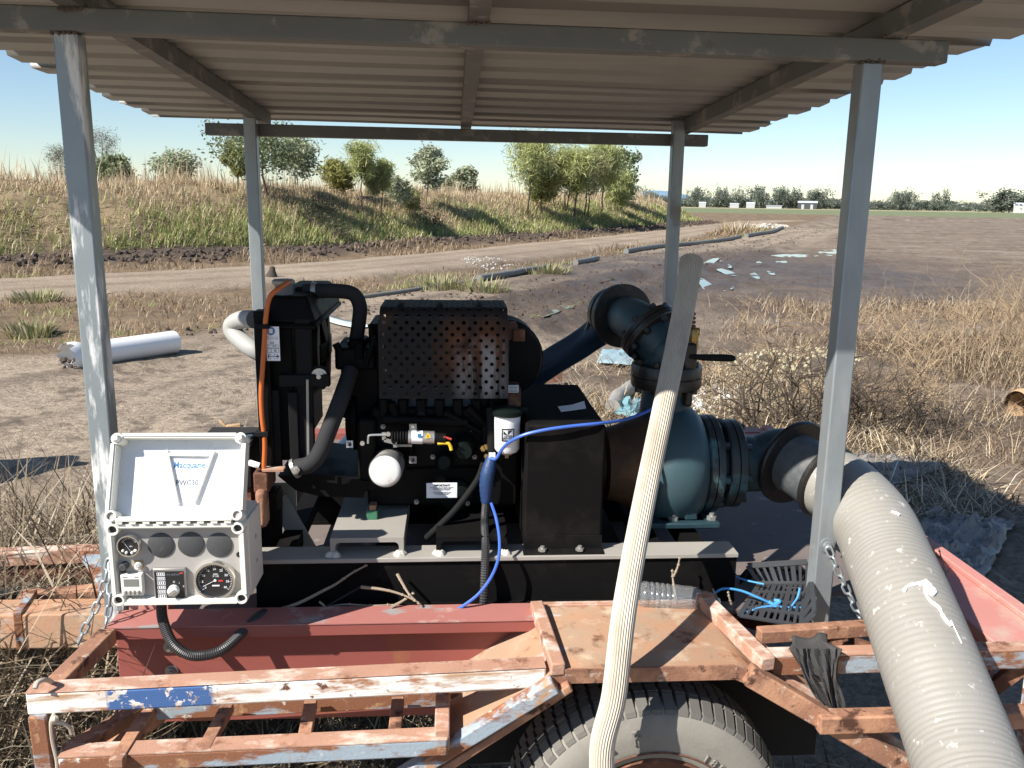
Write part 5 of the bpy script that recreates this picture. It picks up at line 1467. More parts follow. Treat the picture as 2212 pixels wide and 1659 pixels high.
tag(MB().tube([p for p in spx([(600, 1338, -.035), (660, 1326, -.03), (720, 1320, -.02), (790, 1318, -.02), (835, 1322, -.03)], 12)], [.010 if i % 2 else .0115 for i in range(49)], 10).build('ribbed_cable', M['conduit'], smooth=0), 'black ribbed cable lying along the deck behind the chassis beam', 'cable')
# cable tie tail and twigs
tag(MB().beam(A(690, 1318, -.03), A(778, 1268, -.01), .002, .008, up=(0, 1, 0)).build('cable_tie', M['rubber_grey']), 'black cable tie sticking up from the deck among the twigs', 'cable tie')
def twig(paths, label, r=.0035):
    m = MB()
    for pts in paths:
        p = spx(pts, 4); m.tube(p, [r*(1-.6*i/len(p)) for i in range(len(p))], 6)
        for q in p[2::3]: m.lathe(q, (0, 0, 1), [(-.003, .001), (0, r*1.25), (.004, .001)], 5)
    tag(m.build('twig', M['twig']), label, 'twig')
twig([[(575, 1325, -.02), (640, 1305, -.02), (700, 1275, -.01), (725, 1262, .0), (760, 1238, .01), (790, 1222, .015)]], 'long pale twig lying along the deck left of the cable tie', .0048)
twig([[(780, 1268, -.02), (830, 1274, -.03), (870, 1285, -.04), (905, 1302, -.05)], [(858, 1240, -.0), (872, 1265, -.02), (885, 1285, -.04), (912, 1310, -.05)], [(845, 1312, -.05), (870, 1298, -.04), (892, 1282, -.03)]], 'knobbly grey twig crossing on the chassis beam top', .0042)
twig([[(670, 1318, -.02), (740, 1306, -.02), (800, 1308, -.03), (850, 1306, -.03)], [(690, 1300, -.02), (705, 1312, -.03)]], 'thin grey twig lying flat on the deck behind the chassis beam', .003)
twig([[(1462, 1308, -.05), (1456, 1270, -.04), (1453, 1245, -.03), (1452, 1230, -.03)], [(1455, 1245, -.03), (1464, 1225, -.03), (1468, 1206, -.025)]], 'forked twig standing up in front of the clear bottle', .0036)
twig([[(1552, 1302, -.06), (1540, 1272, -.05)]], 'short pale stick beside the bottle cap', .0032)
twig([[(1580, 1305, -.06), (1575, 1290, -.06), (1573, 1280, -.055)]], 'little twig tip poking up behind the mudguard corner', .003)
twig([[(2062, 1310, -.1), (2052, 1270, -.06), (2044, 1240, -.03), (2032, 1200, 0), (2028, 1185, .02)], [(2045, 1240, -.03), (2052, 1228, -.03)], [(2044, 1235, -.03), (2035, 1225, -.02)]], 'dry weed stem standing right of the suction hose', .003)
# white cord tied round the rail corner
m = MB()
m.tube(spx([(76, 1487, -.41), (82, 1474, -.40), (98, 1468, -.385), (112, 1474, -.36), (116, 1482, -.35)], 5), .005, 8)
m.tube(spx([(118, 1540, -.39), (110, 1560, -.40), (113, 1600, -.40), (122, 1640, -.40), (124, 1665, -.40)], 5), .0036, 7)
m.tube(spx([(114, 1560, -.40), (135, 1562, -.395), (150, 1572, -.39), (155, 1585, -.385)], 5), .0042, 7)
m.lathe(A(118, 1553, -.40), (1, 0, .3), [(-.008, .003), (-.004, .007), (.004, .007), (.008, .003)], 10)
tag(m.build('cord_tie', M['ribbed']), 'white cord knotted round the left corner of the peeling side rail', 'cord')
tag(MB().tube(spx([(848, 1484, -.42), (852, 1497, -.36), (868, 1497, -.34), (875, 1506, -.33)], 4), .0028, 7).build('cord_tie', M['ribbed']), 'thin white string looped over a rung of the trailer side frame', 'cord') if False else None
# ------------------------------------------------------------------ plants
def th(x, y): return terrain(np.asarray(x, float), np.asarray(y, float))
def blades(name, x, y, z, h, w, lean, azim, colr, m_, kind='stuff', seg=2, curl=.5):
    """bent tapering blades: base at x,y,z, height h, half width w, lean (0 upright .. 1 flat) towards azim"""
    n = len(x)
    side = np.stack([-np.sin(azim+rng.uniform(-.6, .6, n)), np.cos(azim), np.zeros(n)], 1)
    side /= np.linalg.norm(side, axis=1)[:, None]
    d0 = np.stack([np.cos(azim)*lean, np.sin(azim)*lean, np.sqrt(np.maximum(0, 1-lean**2))], 1)
    l2 = np.clip(lean+curl*rng.random(n), 0, .98)
    d1 = np.stack([np.cos(azim)*l2, np.sin(azim)*l2, np.sqrt(1-l2**2)], 1)
    b = np.stack([x, y, z], 1)
    mid = b+d0*(h*.55)[:, None]; tip = mid+d1*(h*.45)[:, None]
    W = w[:, None]
    v = np.stack([b-side*W, b+side*W, mid-side*W*.75, mid+side*W*.75, tip], 1).reshape(-1, 3)
    i = np.arange(n)[:, None]*5
    f = np.concatenate([i+np.array([0, 1, 3]), i+np.array([0, 3, 2]), i+np.array([2, 3, 4])], 0)
    c = np.repeat(colr, 5, axis=0)
    o = np_obj(name, v, f, m_, c)
    return tag(o, kind=kind)
def mixcol(pal, n, jit=.18):
    pal = np.array(pal)
    c = pal[rng.integers(0, len(pal), n)]
    return np.clip(c*(1+jit*(rng.random((n, 1))*2-1)), 0, 1)
STRAW = [(.58, .47, .31), (.68, .57, .41), (.47, .36, .22), (.30, .21, .13)]
STRAWD = [(.26, .18, .11), (.34, .25, .16), (.20, .14, .09), (.42, .34, .23)]
GREEN = [(.21, .28, .08), (.28, .34, .11), (.35, .38, .15), (.15, .20, .06)]
YGREEN = [(.42, .41, .18), (.50, .47, .24), (.36, .36, .15)]
# bank: walk along the foot line
seglen = np.hypot(*np.diff(BANK, axis=0).T)
def bank_pts(n, wmin, wmax, power=1.6):
    cum = np.concatenate([[0], np.cumsum(seglen)])
    s0, s1 = cum[1]-32, cum[-3]+20
    s = s0+(s1-s0)*rng.random(n)**power
    k = np.clip(np.searchsorted(cum, s)-1, 0, len(seglen)-1)
    t = (s-cum[k])/seglen[k]
    p = BANK[k]+(BANK[k+1]-BANK[k])*t[:, None]
    d = (BANK[k+1]-BANK[k])/seglen[k][:, None]
    nrm = np.stack([-d[:, 1], d[:, 0]], 1)
    w = wmin+(wmax-wmin)*rng.random(n)
    q = p+nrm*w[:, None]
    return q[:, 0], q[:, 1], w
n = 190000
x, y, w = bank_pts(n, 1.6, 12)
z, CC = th(x, y)
gmask = fbm(x*.35, y*.35, 3, 201)
keep = rng.random(n) < np.clip((w-1.4)/2.6, .05, 1)*(.10+1.1*smooth(.40, .56, fbm(x*.6, y*.6, 3, 207)))
keep &= CC['bank'] > .5
x, y, z, w = x[keep], y[keep], z[keep], w[keep]
dd = np.hypot(x-CX, y-CY)
hh = (.18+.34*rng.random(len(x)))*(1+.8*smooth(4.5, 7, w)*(rng.random(len(x)) < .2))
blades('dry_grass', x, y, z-.02, hh, .003+.00020*dd, .15+.5*rng.random(len(x)), rng.random(len(x))*6.28, mixcol(STRAW, len(x)), M['grass'])
n = 200000
x, y, w = bank_pts(n, .5, 5.2)
z, CC = th(x, y)
gm_ = fbm(x*.3, y*.3, 3, 211)+.25*(fbm(x*1.4, y*1.4, 2, 213)-.5)
keep = (CC['bank'] > .5) & (rng.random(n) < np.clip(1.7-w*.42, .04, 1)*(.25+.75*smooth(.30, .46, gm_))*smooth(.5, 1.1, w))
x, y, z, w, g_ = x[keep], y[keep], z[keep], w[keep], gm_[keep]
dd = np.hypot(x-CX, y-CY)
c_ = np.where((rng.random(len(x)) < .40)[:, None], mixcol(YGREEN, len(x)), mixcol(GREEN, len(x)))
c_ = np.where((rng.random(len(x)) < .18)[:, None], mixcol(STRAW, len(x)), c_)
blades('green_weeds', x, y, z-.02, .12+.38*rng.random(len(x))*(.5+fbm(x*.7, y*.7, 2, 215)), .005+.00028*dd, .2+.6*rng.random(len(x)), rng.random(len(x))*6.28, c_, M['grass'])
# seed heads standing along the crest
n = 2600
x, y, w = bank_pts(n, 5, 10)
z, _ = th(x, y)
dd = np.hypot(x-CX, y-CY)
blades('seed_stalks', x, y, z, .7+.7*rng.random(n), .004+.0003*dd, .05+.25*rng.random(n), rng.random(n)*6.28, mixcol(STRAW, n), M['grass'], curl=.3)
# rough strip between the road and the pipe
n = 260000
yy = -1+60*rng.random(n)**1.7
xx = -16+(46)*rng.random(n)
z, CC = th(xx, yy)
dd = np.hypot(xx-CX, yy-CY)
g1 = fbm(xx*.45, yy*.45, 4, 221)
near_pipe = np.abs(seg_dist(xx, yy, PIPE)[0])
keep = (CC['strip'] > .5) & (dd > 7) & (rng.random(n) < smooth(.38, .6, g1)+.35*np.exp(-(near_pipe/1.2)**2))
x, y, z, g_, dd, npp = xx[keep], yy[keep], z[keep], g1[keep], dd[keep], near_pipe[keep]
gr = (fbm(x*.5, y*.5, 3, 225) > .66) & (dd < 22) | (np.exp(-(npp/.9)**2)*(fbm(x*.4, y*.4, 2, 226)) > .42)
c_ = np.where(gr[:, None], mixcol(GREEN+YGREEN, len(x)), mixcol(STRAWD, len(x)))
big = (fbm(x*.25, y*.25, 2, 227) > .5)*smooth(14, 22, dd)
blades('strip_grass', x, y, z-.01, .05+.14*rng.random(len(x))+.30*big*rng.random(len(x)), .003+.0003*dd, .3+.6*rng.random(len(x)), rng.random(len(x))*6.28, c_, M['grass'])
# dead stalks: left foreground, under and behind the trailer
def litter(name, n, x0, x1, y0, y1, hmin, hmax, dens, pal, wd=.0022, lean=(.55, 1.0), zlift=.0):
    x = x0+(x1-x0)*rng.random(n); y = y0+(y1-y0)*rng.random(n)
    k = rng.random(n) < dens(x, y)
    x, y = x[k], y[k]
    z, _ = th(x, y)
    q = len(x)
    blades(name, x, y, z+zlift*rng.random(q), hmin+(hmax-hmin)*rng.random(q)**1.6, wd*(.6+.9*rng.random(q)), lean[0]+(lean[1]-lean[0])*rng.random(q)**.6, rng.random(q)*6.28, mixcol(pal, q, .3), M['straw'], curl=.35)
GREYSTRAW = [(.33, .27, .185), (.25, .195, .13), (.17, .127, .085), (.11, .08, .055), (.42, .36, .27)]
litter('dead_stalks', 42000, -2.6, .75, -.75, 2.6, .06, .30, lambda x, y: np.clip(1.3-.55*np.maximum(0, y-1.2)-.25*np.maximum(0, -x-1.3), 0, 1)*(.35+.65*(fbm(x*2, y*2, 3, 231) > .42)), GREYSTRAW, .0026, (.45, 1.0), .05)
litter('dead_stalks', 16000, -1.0, .02, -.05, 1.1, .12, .5, lambda x, y: np.full(len(x), .5), GREYSTRAW, .0022, (.35, .98), .62)
litter('dead_stalks', 5000, .3, 2.3, -.8, .3, .05, .22, lambda x, y: np.full(len(x), .8), GREYSTRAW, .0024, (.7, 1.0), .02)
litter('dead_stalks', 46000, .6, 4.2, 2.3, 7.5, .06, .34, lambda x, y: np.clip((fbm(x*1.2, y*1.2, 3, 233)-.30)*3.2, 0, 1)*np.clip((7.6-y)/1.5, 0, 1)*np.clip((x-.35-(y-3)*.30)/.5, 0, 1), STRAW+GREYSTRAW, .0030, (.6, 1.0), .03)
# weeds under the trailer step: a few green leaves
n = 500
x = .12+.42*rng.random(n); y = -.32+.25*rng.random(n)
z = .02+.10*rng.random(n)
blades('green_leaves', x, y, z, .03+.05*rng.random(n), .010+.010*rng.random(n), .3+.6*rng.random(n), rng.random(n)*6.28, mixcol([(.22, .28, .12), (.30, .34, .18), (.16, .2, .08)], n), M['grass'])
# brown weed thicket on the right
def right_d(x, y):
    d = smooth(.34, .62, fbm(x*.42, y*.42, 3, 241))
    edge = smooth(2.6, 4.2, x-(y-5)*.33)*(1-smooth(11.5, 15, y))
    return np.clip(d*edge, 0, 1)
n = 110000
x = 2.2+13*rng.random(n); y = 3.3+11*rng.random(n)
k = rng.random(n) < right_d(x, y)*np.clip(14/(6+y), 0, 1)
x, y = x[k], y[k]; z, _ = th(x, y); q = len(x); dd = np.hypot(x-CX, y-CY)
TAN = [(.29, .21, .13), (.37, .28, .185), (.20, .14, .088), (.44, .36, .25), (.13, .09, .06)]
tall = .5+.9*fbm(x*.5, y*.5, 2, 243)
blades('brown_weeds', x, y, z-.01, (.06+.30*rng.random(q)**1.5)*tall, .0014+.00020*dd, .45+.54*rng.random(q), rng.random(q)*6.28, mixcol(TAN, q, .25), M['straw'])
# taller stems: one mass of thin upright stalks
n = 1300
x = 3.6+9*rng.random(n); y = 4.6+8*rng.random(n)
k = rng.random(n) < right_d(x, y)*smooth(4.2, 6.5, x-(y-5)*.2)
x, y = x[k], y[k]; z, _ = th(x, y); q = len(x)
blades('weed_stems', x, y, z, .35+.65*rng.random(q), .0028+.002*rng.random(q), .15+.75*rng.random(q), rng.random(q)*6.28, mixcol(TAN, q, .2), M['straw'], curl=.4)
# bare thorny shrubs: each one a thing
def twiggy(name, base, height, spread, nstem, m_, depth=4, seed=0, thick=.006):
    r = random.Random(seed)
    m = MB()
    def grow(p, d, L, rad, lev):
        pts = [p]; q = V(p); dd = V(d)
        k = 3
        for i in range(k):
            dd = (dd+V((r.uniform(-.45, .45), r.uniform(-.45, .45), r.uniform(-.30, .22)))).normalized()
            q = q+dd*(L/k); pts.append(V(q))
        m.tube(pts, [rad*(1-.5*i/k) for i in range(k+1)], 3, cap=False)
        if lev > 0:
            for j in range(r.choice((2, 3, 3))):
                a = pts[r.randint(1, k)]
                nd = (dd+V((r.uniform(-1, 1), r.uniform(-1, 1), r.uniform(-.45, .6)))).normalized()
                grow(a, nd, L*r.uniform(.5, .8), rad*.58, lev-1)
    for i in range(nstem):
        a = r.uniform(0, 6.28)
        d = V((math.cos(a)*spread, math.sin(a)*spread, 1)).normalized()
        grow(V(base)+V((math.cos(a)*.08, math.sin(a)*.08, 0)), d, height*r.uniform(.4, .6), thick, depth)
    return m
shrubs = [((1660, 935), .75, 'dark bare shrub with arching twigs directly behind the pump suction flange'), ((1755, 935), .85, 'dark bare thorn shrub left of the front right post'), ((1845, 925), .9, 'dark bare shrub just right of the front right post'), ((1925, 910), .75, 'brown bare shrub near the edge of the roof shadow'),
          ((1985, 955), .6, 'low bare shrub growing at the rim of the roof shadow'), ((1570, 860), .55, 'sparse twiggy shrub beside the priming lever'), ((2010, 800), .9, 'wide brown twiggy shrub on the right below the ploughed field'), ((2130, 745), 1.1, 'tallest brown twiggy shrub at the right edge'), ((1905, 760), .85, 'brown twiggy shrub right of the post in front of the field'), ((1700, 800), .6, 'thin twiggy shrub among the pale yellow lumps'),
          ((2205, 690), 1.2, 'tan twiggy shrub cut by the right picture edge'), ((1640, 720), .7, 'dry tan shrub behind the priming lever by the mud')]
DK = mat('dark_thorn_twig', (.065, .048, .034), .85, 0, .3, 20)
TN = mat('tan_weed_twig', (.30, .215, .13), .85, 0, .25, 20)
for i, ((px, py), hgt_, lab) in enumerate(shrubs):
    p = at(px, py, z=0); p.z = hgt(p.x, p.y)-.02
    m = twiggy('shrub', p, hgt_, .55, 10 if i < 5 else 8, DK if i in (0, 1, 2, 4) else TN, 4, 100+i, .0105 if i < 6 else .008)
    tag(m.build('bare_shrub', DK if i in (0, 1, 2, 4) else TN, smooth=0), lab, 'shrub', 'bare shrubs right of the trailer')
rs_ = random.Random(5)
k_ = 0
while k_ < 34:
    x_, y_ = rs_.uniform(3.0, 10.5), rs_.uniform(4.6, 10.5)
    if right_d(np.array([x_]), np.array([y_]))[0] < .25 or x_ < 2.6+(y_-5)*.45: continue
    k_ += 1
    m = twiggy('weed', V((x_, y_, hgt(x_, y_)-.02)), rs_.uniform(.55, .9)*(1.45 if x_ > 5.6 else 1), .6, 6, TN, 3, 500+k_, .006)
    tag(m.build('dry_weed', TN, smooth=0), 'tan leafless weed standing in the dry thicket right of the trailer', 'weed', 'tan weeds of the dry thicket')
# ------------------------------------------------------------------ trees
def leaf_quads(cent, L, W, droop, up, col_, n_per, spread):
    """leaf sprays round the given centres -> verts, faces, colours"""
    c = np.repeat(cent, n_per, axis=0)
    n = len(c)
    off = rng.normal(0, 1, (n, 3))*spread
    p = c+off
    d = rng.normal(0, 1, (n, 3)); d[:, 2] = d[:, 2]*.6+up-droop
    d /= np.linalg.norm(d, axis=1)[:, None]
    s = np.cross(d, rng.normal(0, 1, (n, 3))); s /= np.linalg.norm(s, axis=1)[:, None]
    l = L*(.6+.8*rng.random(n))[:, None]; w = W*(.6+.8*rng.random(n))[:, None]
    v = np.stack([p-d*l*.5, p+s*w, p+d*l*.5, p-s*w], 1).reshape(-1, 3)
    f = np.arange(n*4).reshape(-1, 4)
    clump = np.repeat(.75+.5*rng.random((len(cent), 1)), n_per, axis=0)
    cc_ = mixcol(col_, n, .2)*clump
    return v, f, np.repeat(np.clip(cc_, 0, 1), 4, axis=0)
LEAFC = dict(wispy=[(.40, .43, .18), (.48, .50, .24), (.31, .34, .13)], gum=[(.24, .28, .16), (.31, .35, .21), (.17, .21, .11)], pale=[(.38, .41, .28), (.45, .475, .34), (.29, .325, .21)], yellow=[(.30, .29, .09), (.24, .26, .08), (.34, .32, .13)], brown=[(.34, .34, .17), (.40, .37, .21), (.27, .27, .13)], bare=[(.20, .20, .15), (.26, .25, .19)])
def tree(label, px, pbase, ptop, half, dist, kind, dens=1.0, stems=1, trunk=None, lowc=.35, group='trees along the embankment'):
    d = ray(px, pbase)
    if dist is None:
        b = hit(px, pbase)
    else:
        t = dist/math.hypot(d.x, d.y)
        b = V((CX+d.x*t, CY+d.y*t, 0)); b.z = hgt(b.x, b.y)
    depth = (b-CAM).dot(fwd)
    ztop = CZ+ray(px, ptop).z/ray(px, ptop).dot(fwd)*depth
    H = max(1.0, ztop-b.z)
    Rr = half/FPX*depth
    t_ = thing('tree', label, 'tree', tuple(b), group)
    r = random.Random(int(px*7+ptop))
    m = MB(); tips = []
    tr_ = (trunk or .03)*H*.5
    for s_i in range(stems):
        lean = V((r.uniform(-.1, .1), r.uniform(-.1, .1), 1))
        base = b+V((r.uniform(-.12, .12)*s_i*2, r.uniform(-.1, .1)*s_i*2, -.1))
        nseg = 7
        pts = [base]; q = V(base)
        for i in range(nseg):
            q = q+(lean+V((r.uniform(-.16, .16), r.uniform(-.16, .16), 0))).normalized()*(H*.86/nseg); pts.append(V(q))
        m.tube(pts, [tr_*(1-.85*i/nseg)+.004 for i in range(nseg+1)], 7)
        nb = int(14/stems)+4
        for k in range(nb):
            f = lowc+(.97-lowc)*(k+.5)/nb
            ii_ = min(nseg-1, int(f*nseg)); p0 = pts[ii_].lerp(pts[ii_+1], f*nseg-ii_)
            a = k*2.4+r.uniform(-.5, .5)
            prof_ = math.sin(math.pi*min(1, (f-lowc)/(1.02-lowc)*.78+.22))
            L = Rr*(.42+.75*r.random())*max(.25, prof_)
            upn = .9+.8*r.random() if kind in ('wispy', 'brown') else .5+.5*r.random() if kind != 'gum' else .3+.4*r.random()
            e1 = p0+V((math.cos(a), math.sin(a), upn)).normalized()*L*.6
            e2 = e1+V((math.cos(a+r.uniform(-.5, .5)), math.sin(a+r.uniform(-.5, .5)), upn*.9)).normalized()*L*.55
            m.tube([p0, e1, e2], [tr_*.32*(1-f*.5), tr_*.2*(1-f*.5), .006], 4, cap=False)
            tips += [e1, e2, (e1+e2)/2]
            for s2 in range(3):
                e3 = e1.lerp(e2, r.random())+V((r.uniform(-1, 1), r.uniform(-1, 1), r.uniform(.0, .9)))*Rr*.30
                m.tube([e1.lerp(e2, .3), e3], [tr_*.1+.004, .004], 3, cap=False)
                tips.append(e3)
    m.build('trunk', M['bark'] if kind in ('gum', 'wispy', 'brown', 'yellow') else M['bark_pale'], t_, smooth=60)
    cent = np.array([list(p) for p in tips])
    sz = dict(wispy=(.34, .013, 0, .8), gum=(.17, .034, .55, 0), pale=(.17, .03, .3, .1), yellow=(.22, .02, 0, .6), brown=(.24, .014, 0, .6), bare=(.2, .007, 0, .5))[kind]
    sc = depth/32
    npr_ = int((32 if kind != 'bare' else 14)*dens)
    v, f, c = leaf_quads(cent, sz[0]*max(.8, sc**.7), sz[1]*max(1, sc), sz[2], sz[3], LEAFC[kind], npr_, Rr*.16)
    np_obj('crown', v, f, M['leaf'], c, parent=t_)
    return t_
tree('sparse grey half bare tree behind the front left post', 216, 405, 258, 52, 44, 'bare', 1.3, 2, .02)
tree('bare spreading small tree peeping out left of the front left post', 145, 400, 298, 38, 40, 'bare', 1.0, 3, .015)
tree('low round dark green tree just right of the front left post', 252, 400, 330, 36, 40, 'gum', 1.0, 2)
tree('grey green round topped tree standing alone on the left', 370, 400, 322, 46, 52, 'pale', 1.0, 3)
tree('yellowish tree half hidden left of the rear left post', 518, 410, 285, 30, 36, 'yellow', 1.0, 1)
tree('large dark leaning gum tree right of the rear left post', 581, 437, 262, 80, None, 'gum', 1.0, 1, .035, .42)
tree('open pale gum tree right of the large dark gum', 645, 412, 296, 58, 37, 'pale', .85, 2, .02, .3)
tree('low yellow green wattle in the middle of the bank', 726, 412, 345, 36, 40, 'yellow', .8, 3, .02, .15)
tree('tall feathery green tree with a bare slender trunk', 782, 470, 298, 42, None, 'wispy', .8, 1, .02, .52)
tree('brownish feathery tree between two slender trunks', 806, 474, 345, 20, None, 'brown', .7, 1, .014, .5)
tree('dark trunked thin feathery tree right of the brownish one', 824, 476, 332, 28, None, 'wispy', .6, 1, .018, .5)
tree('little see through sapling on the bank', 864, 470, 372, 30, None, 'pale', .35, 1, .014, .35)
tree('tall grey green oval gum on the bank crest', 920, 448, 303, 38, None, 'pale', .9, 2, .016, .30)
tree('small dusty sapling at the right foot of the oval gum', 893, 466, 405, 22, None, 'brown', .6, 2, .014, .2)
tree('small bushy tree low on the crest', 966, 418, 378, 20, 60, 'pale', 1.0, 2)
tree('narrow light green tree standing alone near the crest', 1011, 425, 355, 22, 58, 'pale', 1.1, 2, .02, .2)
tree('broad yellow green feathery tree at the left of the clump', 1140, 468, 292, 62, None, 'wispy', 1.2, 1, .03, .36)
tree('feathery tree second from the left in the clump', 1196, 452, 330, 42, None, 'brown', 1.2, 1, .02, .3)
tree('dark trunked feathery tree in the middle of the clump', 1240, 470, 318, 46, None, 'wispy', 1.1, 1, .03, .36)
tree('twin stemmed feathery tree right of the clump middle', 1262, 466, 326, 42, None, 'brown', .9, 2, .022, .36)
tree('rounded bright feathery tree at the right of the clump', 1298, 464, 308, 52, None, 'wispy', 1.3, 1, .025, .34)
tree('grey green gum rising behind the right end of the clump', 1352, 452, 306, 36, None, 'gum', 1.2, 1, .02, .22)
tree('full feathery tree filling the gap behind the middle of the clump', 1220, 455, 322, 50, None, 'wispy', 1.2, 2, .02, .28)
tree('low spreading feathery tree between the broad tree and the clump', 1168, 462, 352, 40, None, 'yellow', 1.0, 2, .018, .25)
tree('low feathery tree under the gum at the end of the bank', 1330, 458, 372, 36, None, 'wispy', 1.1, 2, .02, .15)
# dark leafless bushes on the slope
for px, py, h_, lab in ((672, 492, 1.0, 'dark twiggy bush on the slope in the shade of the gums'), (732, 520, .7, 'dark low bush near the foot of the bank'), (700, 470, .9, 'grey brown bush below the yellow wattle'), (930, 495, .9, 'dry grey bush on the slope below the oval gum')):
    p = hit(px, py); p.z -= .05
    t_ = thing('slope_bush', lab, 'bush', tuple(p), 'bushes on the embankment slope')
    m = twiggy('bush', p, h_, .7, 8, M['bark'], 3, int(px), .018)
    m.build('twigs', M['bark'], t_, smooth=0)
    cent = np.array([(p.x+random.uniform(-.6, .6)*h_, p.y+random.uniform(-.6, .6)*h_, p.z+h_*random.uniform(.1, .9)) for _ in range(40)])
    v, f, c = leaf_quads(cent, .14, .02, .1, .2, [(.09, .105, .05), (.13, .13, .08), (.15, .125, .09)], 9, .16*h_)
    np_obj('leaves', v, f, M['leaf'], c, parent=t_)
# far tree line: shared crowns, each tree its own object
protos = []
for k in range(7):
    cent = rng.normal(0, 1, (26, 3))*np.array([.34, .34, .22]); cent[:, 2] = np.clip(.58+cent[:, 2], .18, .95)
    v, f, c = leaf_quads(cent, .09, .035, .1, .1, [(.165, .19, .15), (.185, .21, .17), (.15, .175, .14)], 46, .105)  # greyed, lightened leaf colours stand in for distance haze
    m = MB().tube([(0, 0, 0), (.02, 0, .3), (0, .01, .7)], [.025, .018, .008], 5)
    v0 = np.array(m.v); f0 = np.array([q for q in m.f if len(q) == 4])
    vv = np.vstack([v, v0]); ff = np.vstack([f, f0+len(v)]); c3 = np.vstack([c, np.tile([(.10, .09, .08)], (len(v0), 1))])
    protos.append(np_mesh('far_tree', vv, ff, M['leaf'], c3))
def far_tree(a, D, H, wd, k):
    o = bpy.data.objects.new('far_tree', protos[k % 7])
    col.objects.link(o)
    o.location = (CX+D*math.sin(a), CY+D*math.cos(a), -.3)
    o.scale = (H*wd, H*wd, H); o.rotation_euler.z = random.uniform(0, 6.28)
    x_ = 1106+FPX*math.tan(a-YAW)
    where = 'half hidden behind the grassy embankment' if x_ < 1385 else 'seen between the embankment and the rear right post' if x_ < 1445 else 'standing behind the small white sheds' if x_ < 1690 else 'around the wide open sided shed' if x_ < 1835 else 'beyond the field right of the front right post'
    return tag(o, ('tall' if H > 9 else 'low')+' grey green distant tree '+where, 'tree', 'distant '+('tall' if H > 9 else 'low')+' trees '+where)
for i in range(240):
    a = R(-36)+R(76)*(i+random.random())/240
    D = random.uniform(590, 700)
    H = random.uniform(4.8, 8.2)*(1.0-.25*smooth(R(20), R(36), np.array([a]))[0])
    far_tree(a, D, H*.92, random.uniform(1.9, 3.2), random.randint(0, 6))
for i in range(22):
    a = R(8)+R(22)*random.random()
    far_tree(a, random.uniform(570, 600), random.uniform(10, 12.5), random.uniform(.55, .9), random.randint(0, 6))
for px, h_ in ((2165, 13), (2180, 12), (2150, 11)):
    d = ray(px, 455); far_tree(math.atan2(d.x, d.y), 480, h_*.75, 1.5, px)
# sheds and houses at the far side
def shed(px, wpx, hm, label, roof_m, D=545, skew=.2, dark=False):
    d = ray(px, 448); a = math.atan2(d.x, d.y)
    c = V((CX+D*math.sin(a), CY+D*math.cos(a), -.1))
    W = wpx/FPX*D
    t_ = thing('farm_shed', label, 'shed', tuple(c), 'buildings beyond the field')
    ux, uy = V((math.cos(a), -math.sin(a), 0)), V((math.sin(a), math.cos(a), 0))
    dp = W*.5
    def P(i, j, z): return c+ux*(i*W/2)+uy*(j*dp/2)+V((0, 0, z))
    m = MB(); m.hexa([P(-1, -1, 0), P(1, -1, 0), P(1, 1, 0), P(-1, 1, 0), P(-1, -1, hm), P(1, -1, hm), P(1, 1, hm), P(-1, 1, hm)]); m.build('wall', M['dark_open'] if dark else M['white_wall'], t_)
    m = MB(); rh = hm*.32
    m.add([P(-1.06, -1.1, hm), P(1.06, -1.1, hm), P(1.06, 1.1, hm), P(-1.06, 1.1, hm), P(-1.06, 0, hm+rh), P(1.06, 0, hm+rh)], [(0, 1, 5, 4), (2, 3, 4, 5), (0, 4, 3), (1, 2, 5), (3, 2, 1, 0)])
    m.build('roof', roof_m, t_)
    for k in ((-.5, .45) if dark else ()):
        m = MB(); m.hexa([P(k-.14, -1.02, .1), P(k+.14, -1.02, .1), P(k+.14, -1.0, .1), P(k-.14, -1.0, .1), P(k-.14, -1.02, hm*.75), P(k+.14, -1.02, hm*.75), P(k+.14, -1.0, hm*.75), P(k-.14, -1.0, hm*.75)]); m.build('opening', M['white_wall'] if dark else M['dark_open'], t_)
shed(1517, 14, 2.6, 'small white shed left of the rear right post line in the far trees', M['grey_roof'])
shed(1586, 18, 2.2, 'low grey roofed shed second from the left at the far trees', M['grey_roof'])
shed(1621, 17, 2.8, 'small white house third from the left at the far trees', M['grey_roof'])
shed(1672, 30, 1.5, 'long low white shed fourth from the left at the far trees', M['white_wall'])
shed(1744, 36, 3.6, 'wide open sided shed with pale roof and dark bays beyond the field', M['grey_roof'], dark=True)
shed(2206, 24, 3.6, 'white house at the right edge beyond the field', M['grey_roof'], D=470)
# blue hills on the skyline
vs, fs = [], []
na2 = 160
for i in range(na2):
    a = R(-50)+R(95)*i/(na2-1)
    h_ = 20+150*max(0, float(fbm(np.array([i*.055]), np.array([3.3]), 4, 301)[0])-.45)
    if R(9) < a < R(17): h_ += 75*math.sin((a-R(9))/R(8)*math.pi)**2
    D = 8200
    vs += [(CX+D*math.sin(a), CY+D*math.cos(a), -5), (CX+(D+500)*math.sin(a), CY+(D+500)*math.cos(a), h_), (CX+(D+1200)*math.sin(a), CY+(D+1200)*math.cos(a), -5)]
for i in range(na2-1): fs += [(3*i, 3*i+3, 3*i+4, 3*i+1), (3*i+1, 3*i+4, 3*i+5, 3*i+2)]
tag(MB().add(vs, fs).build('hills', M['hill'], smooth=80), kind='structure')

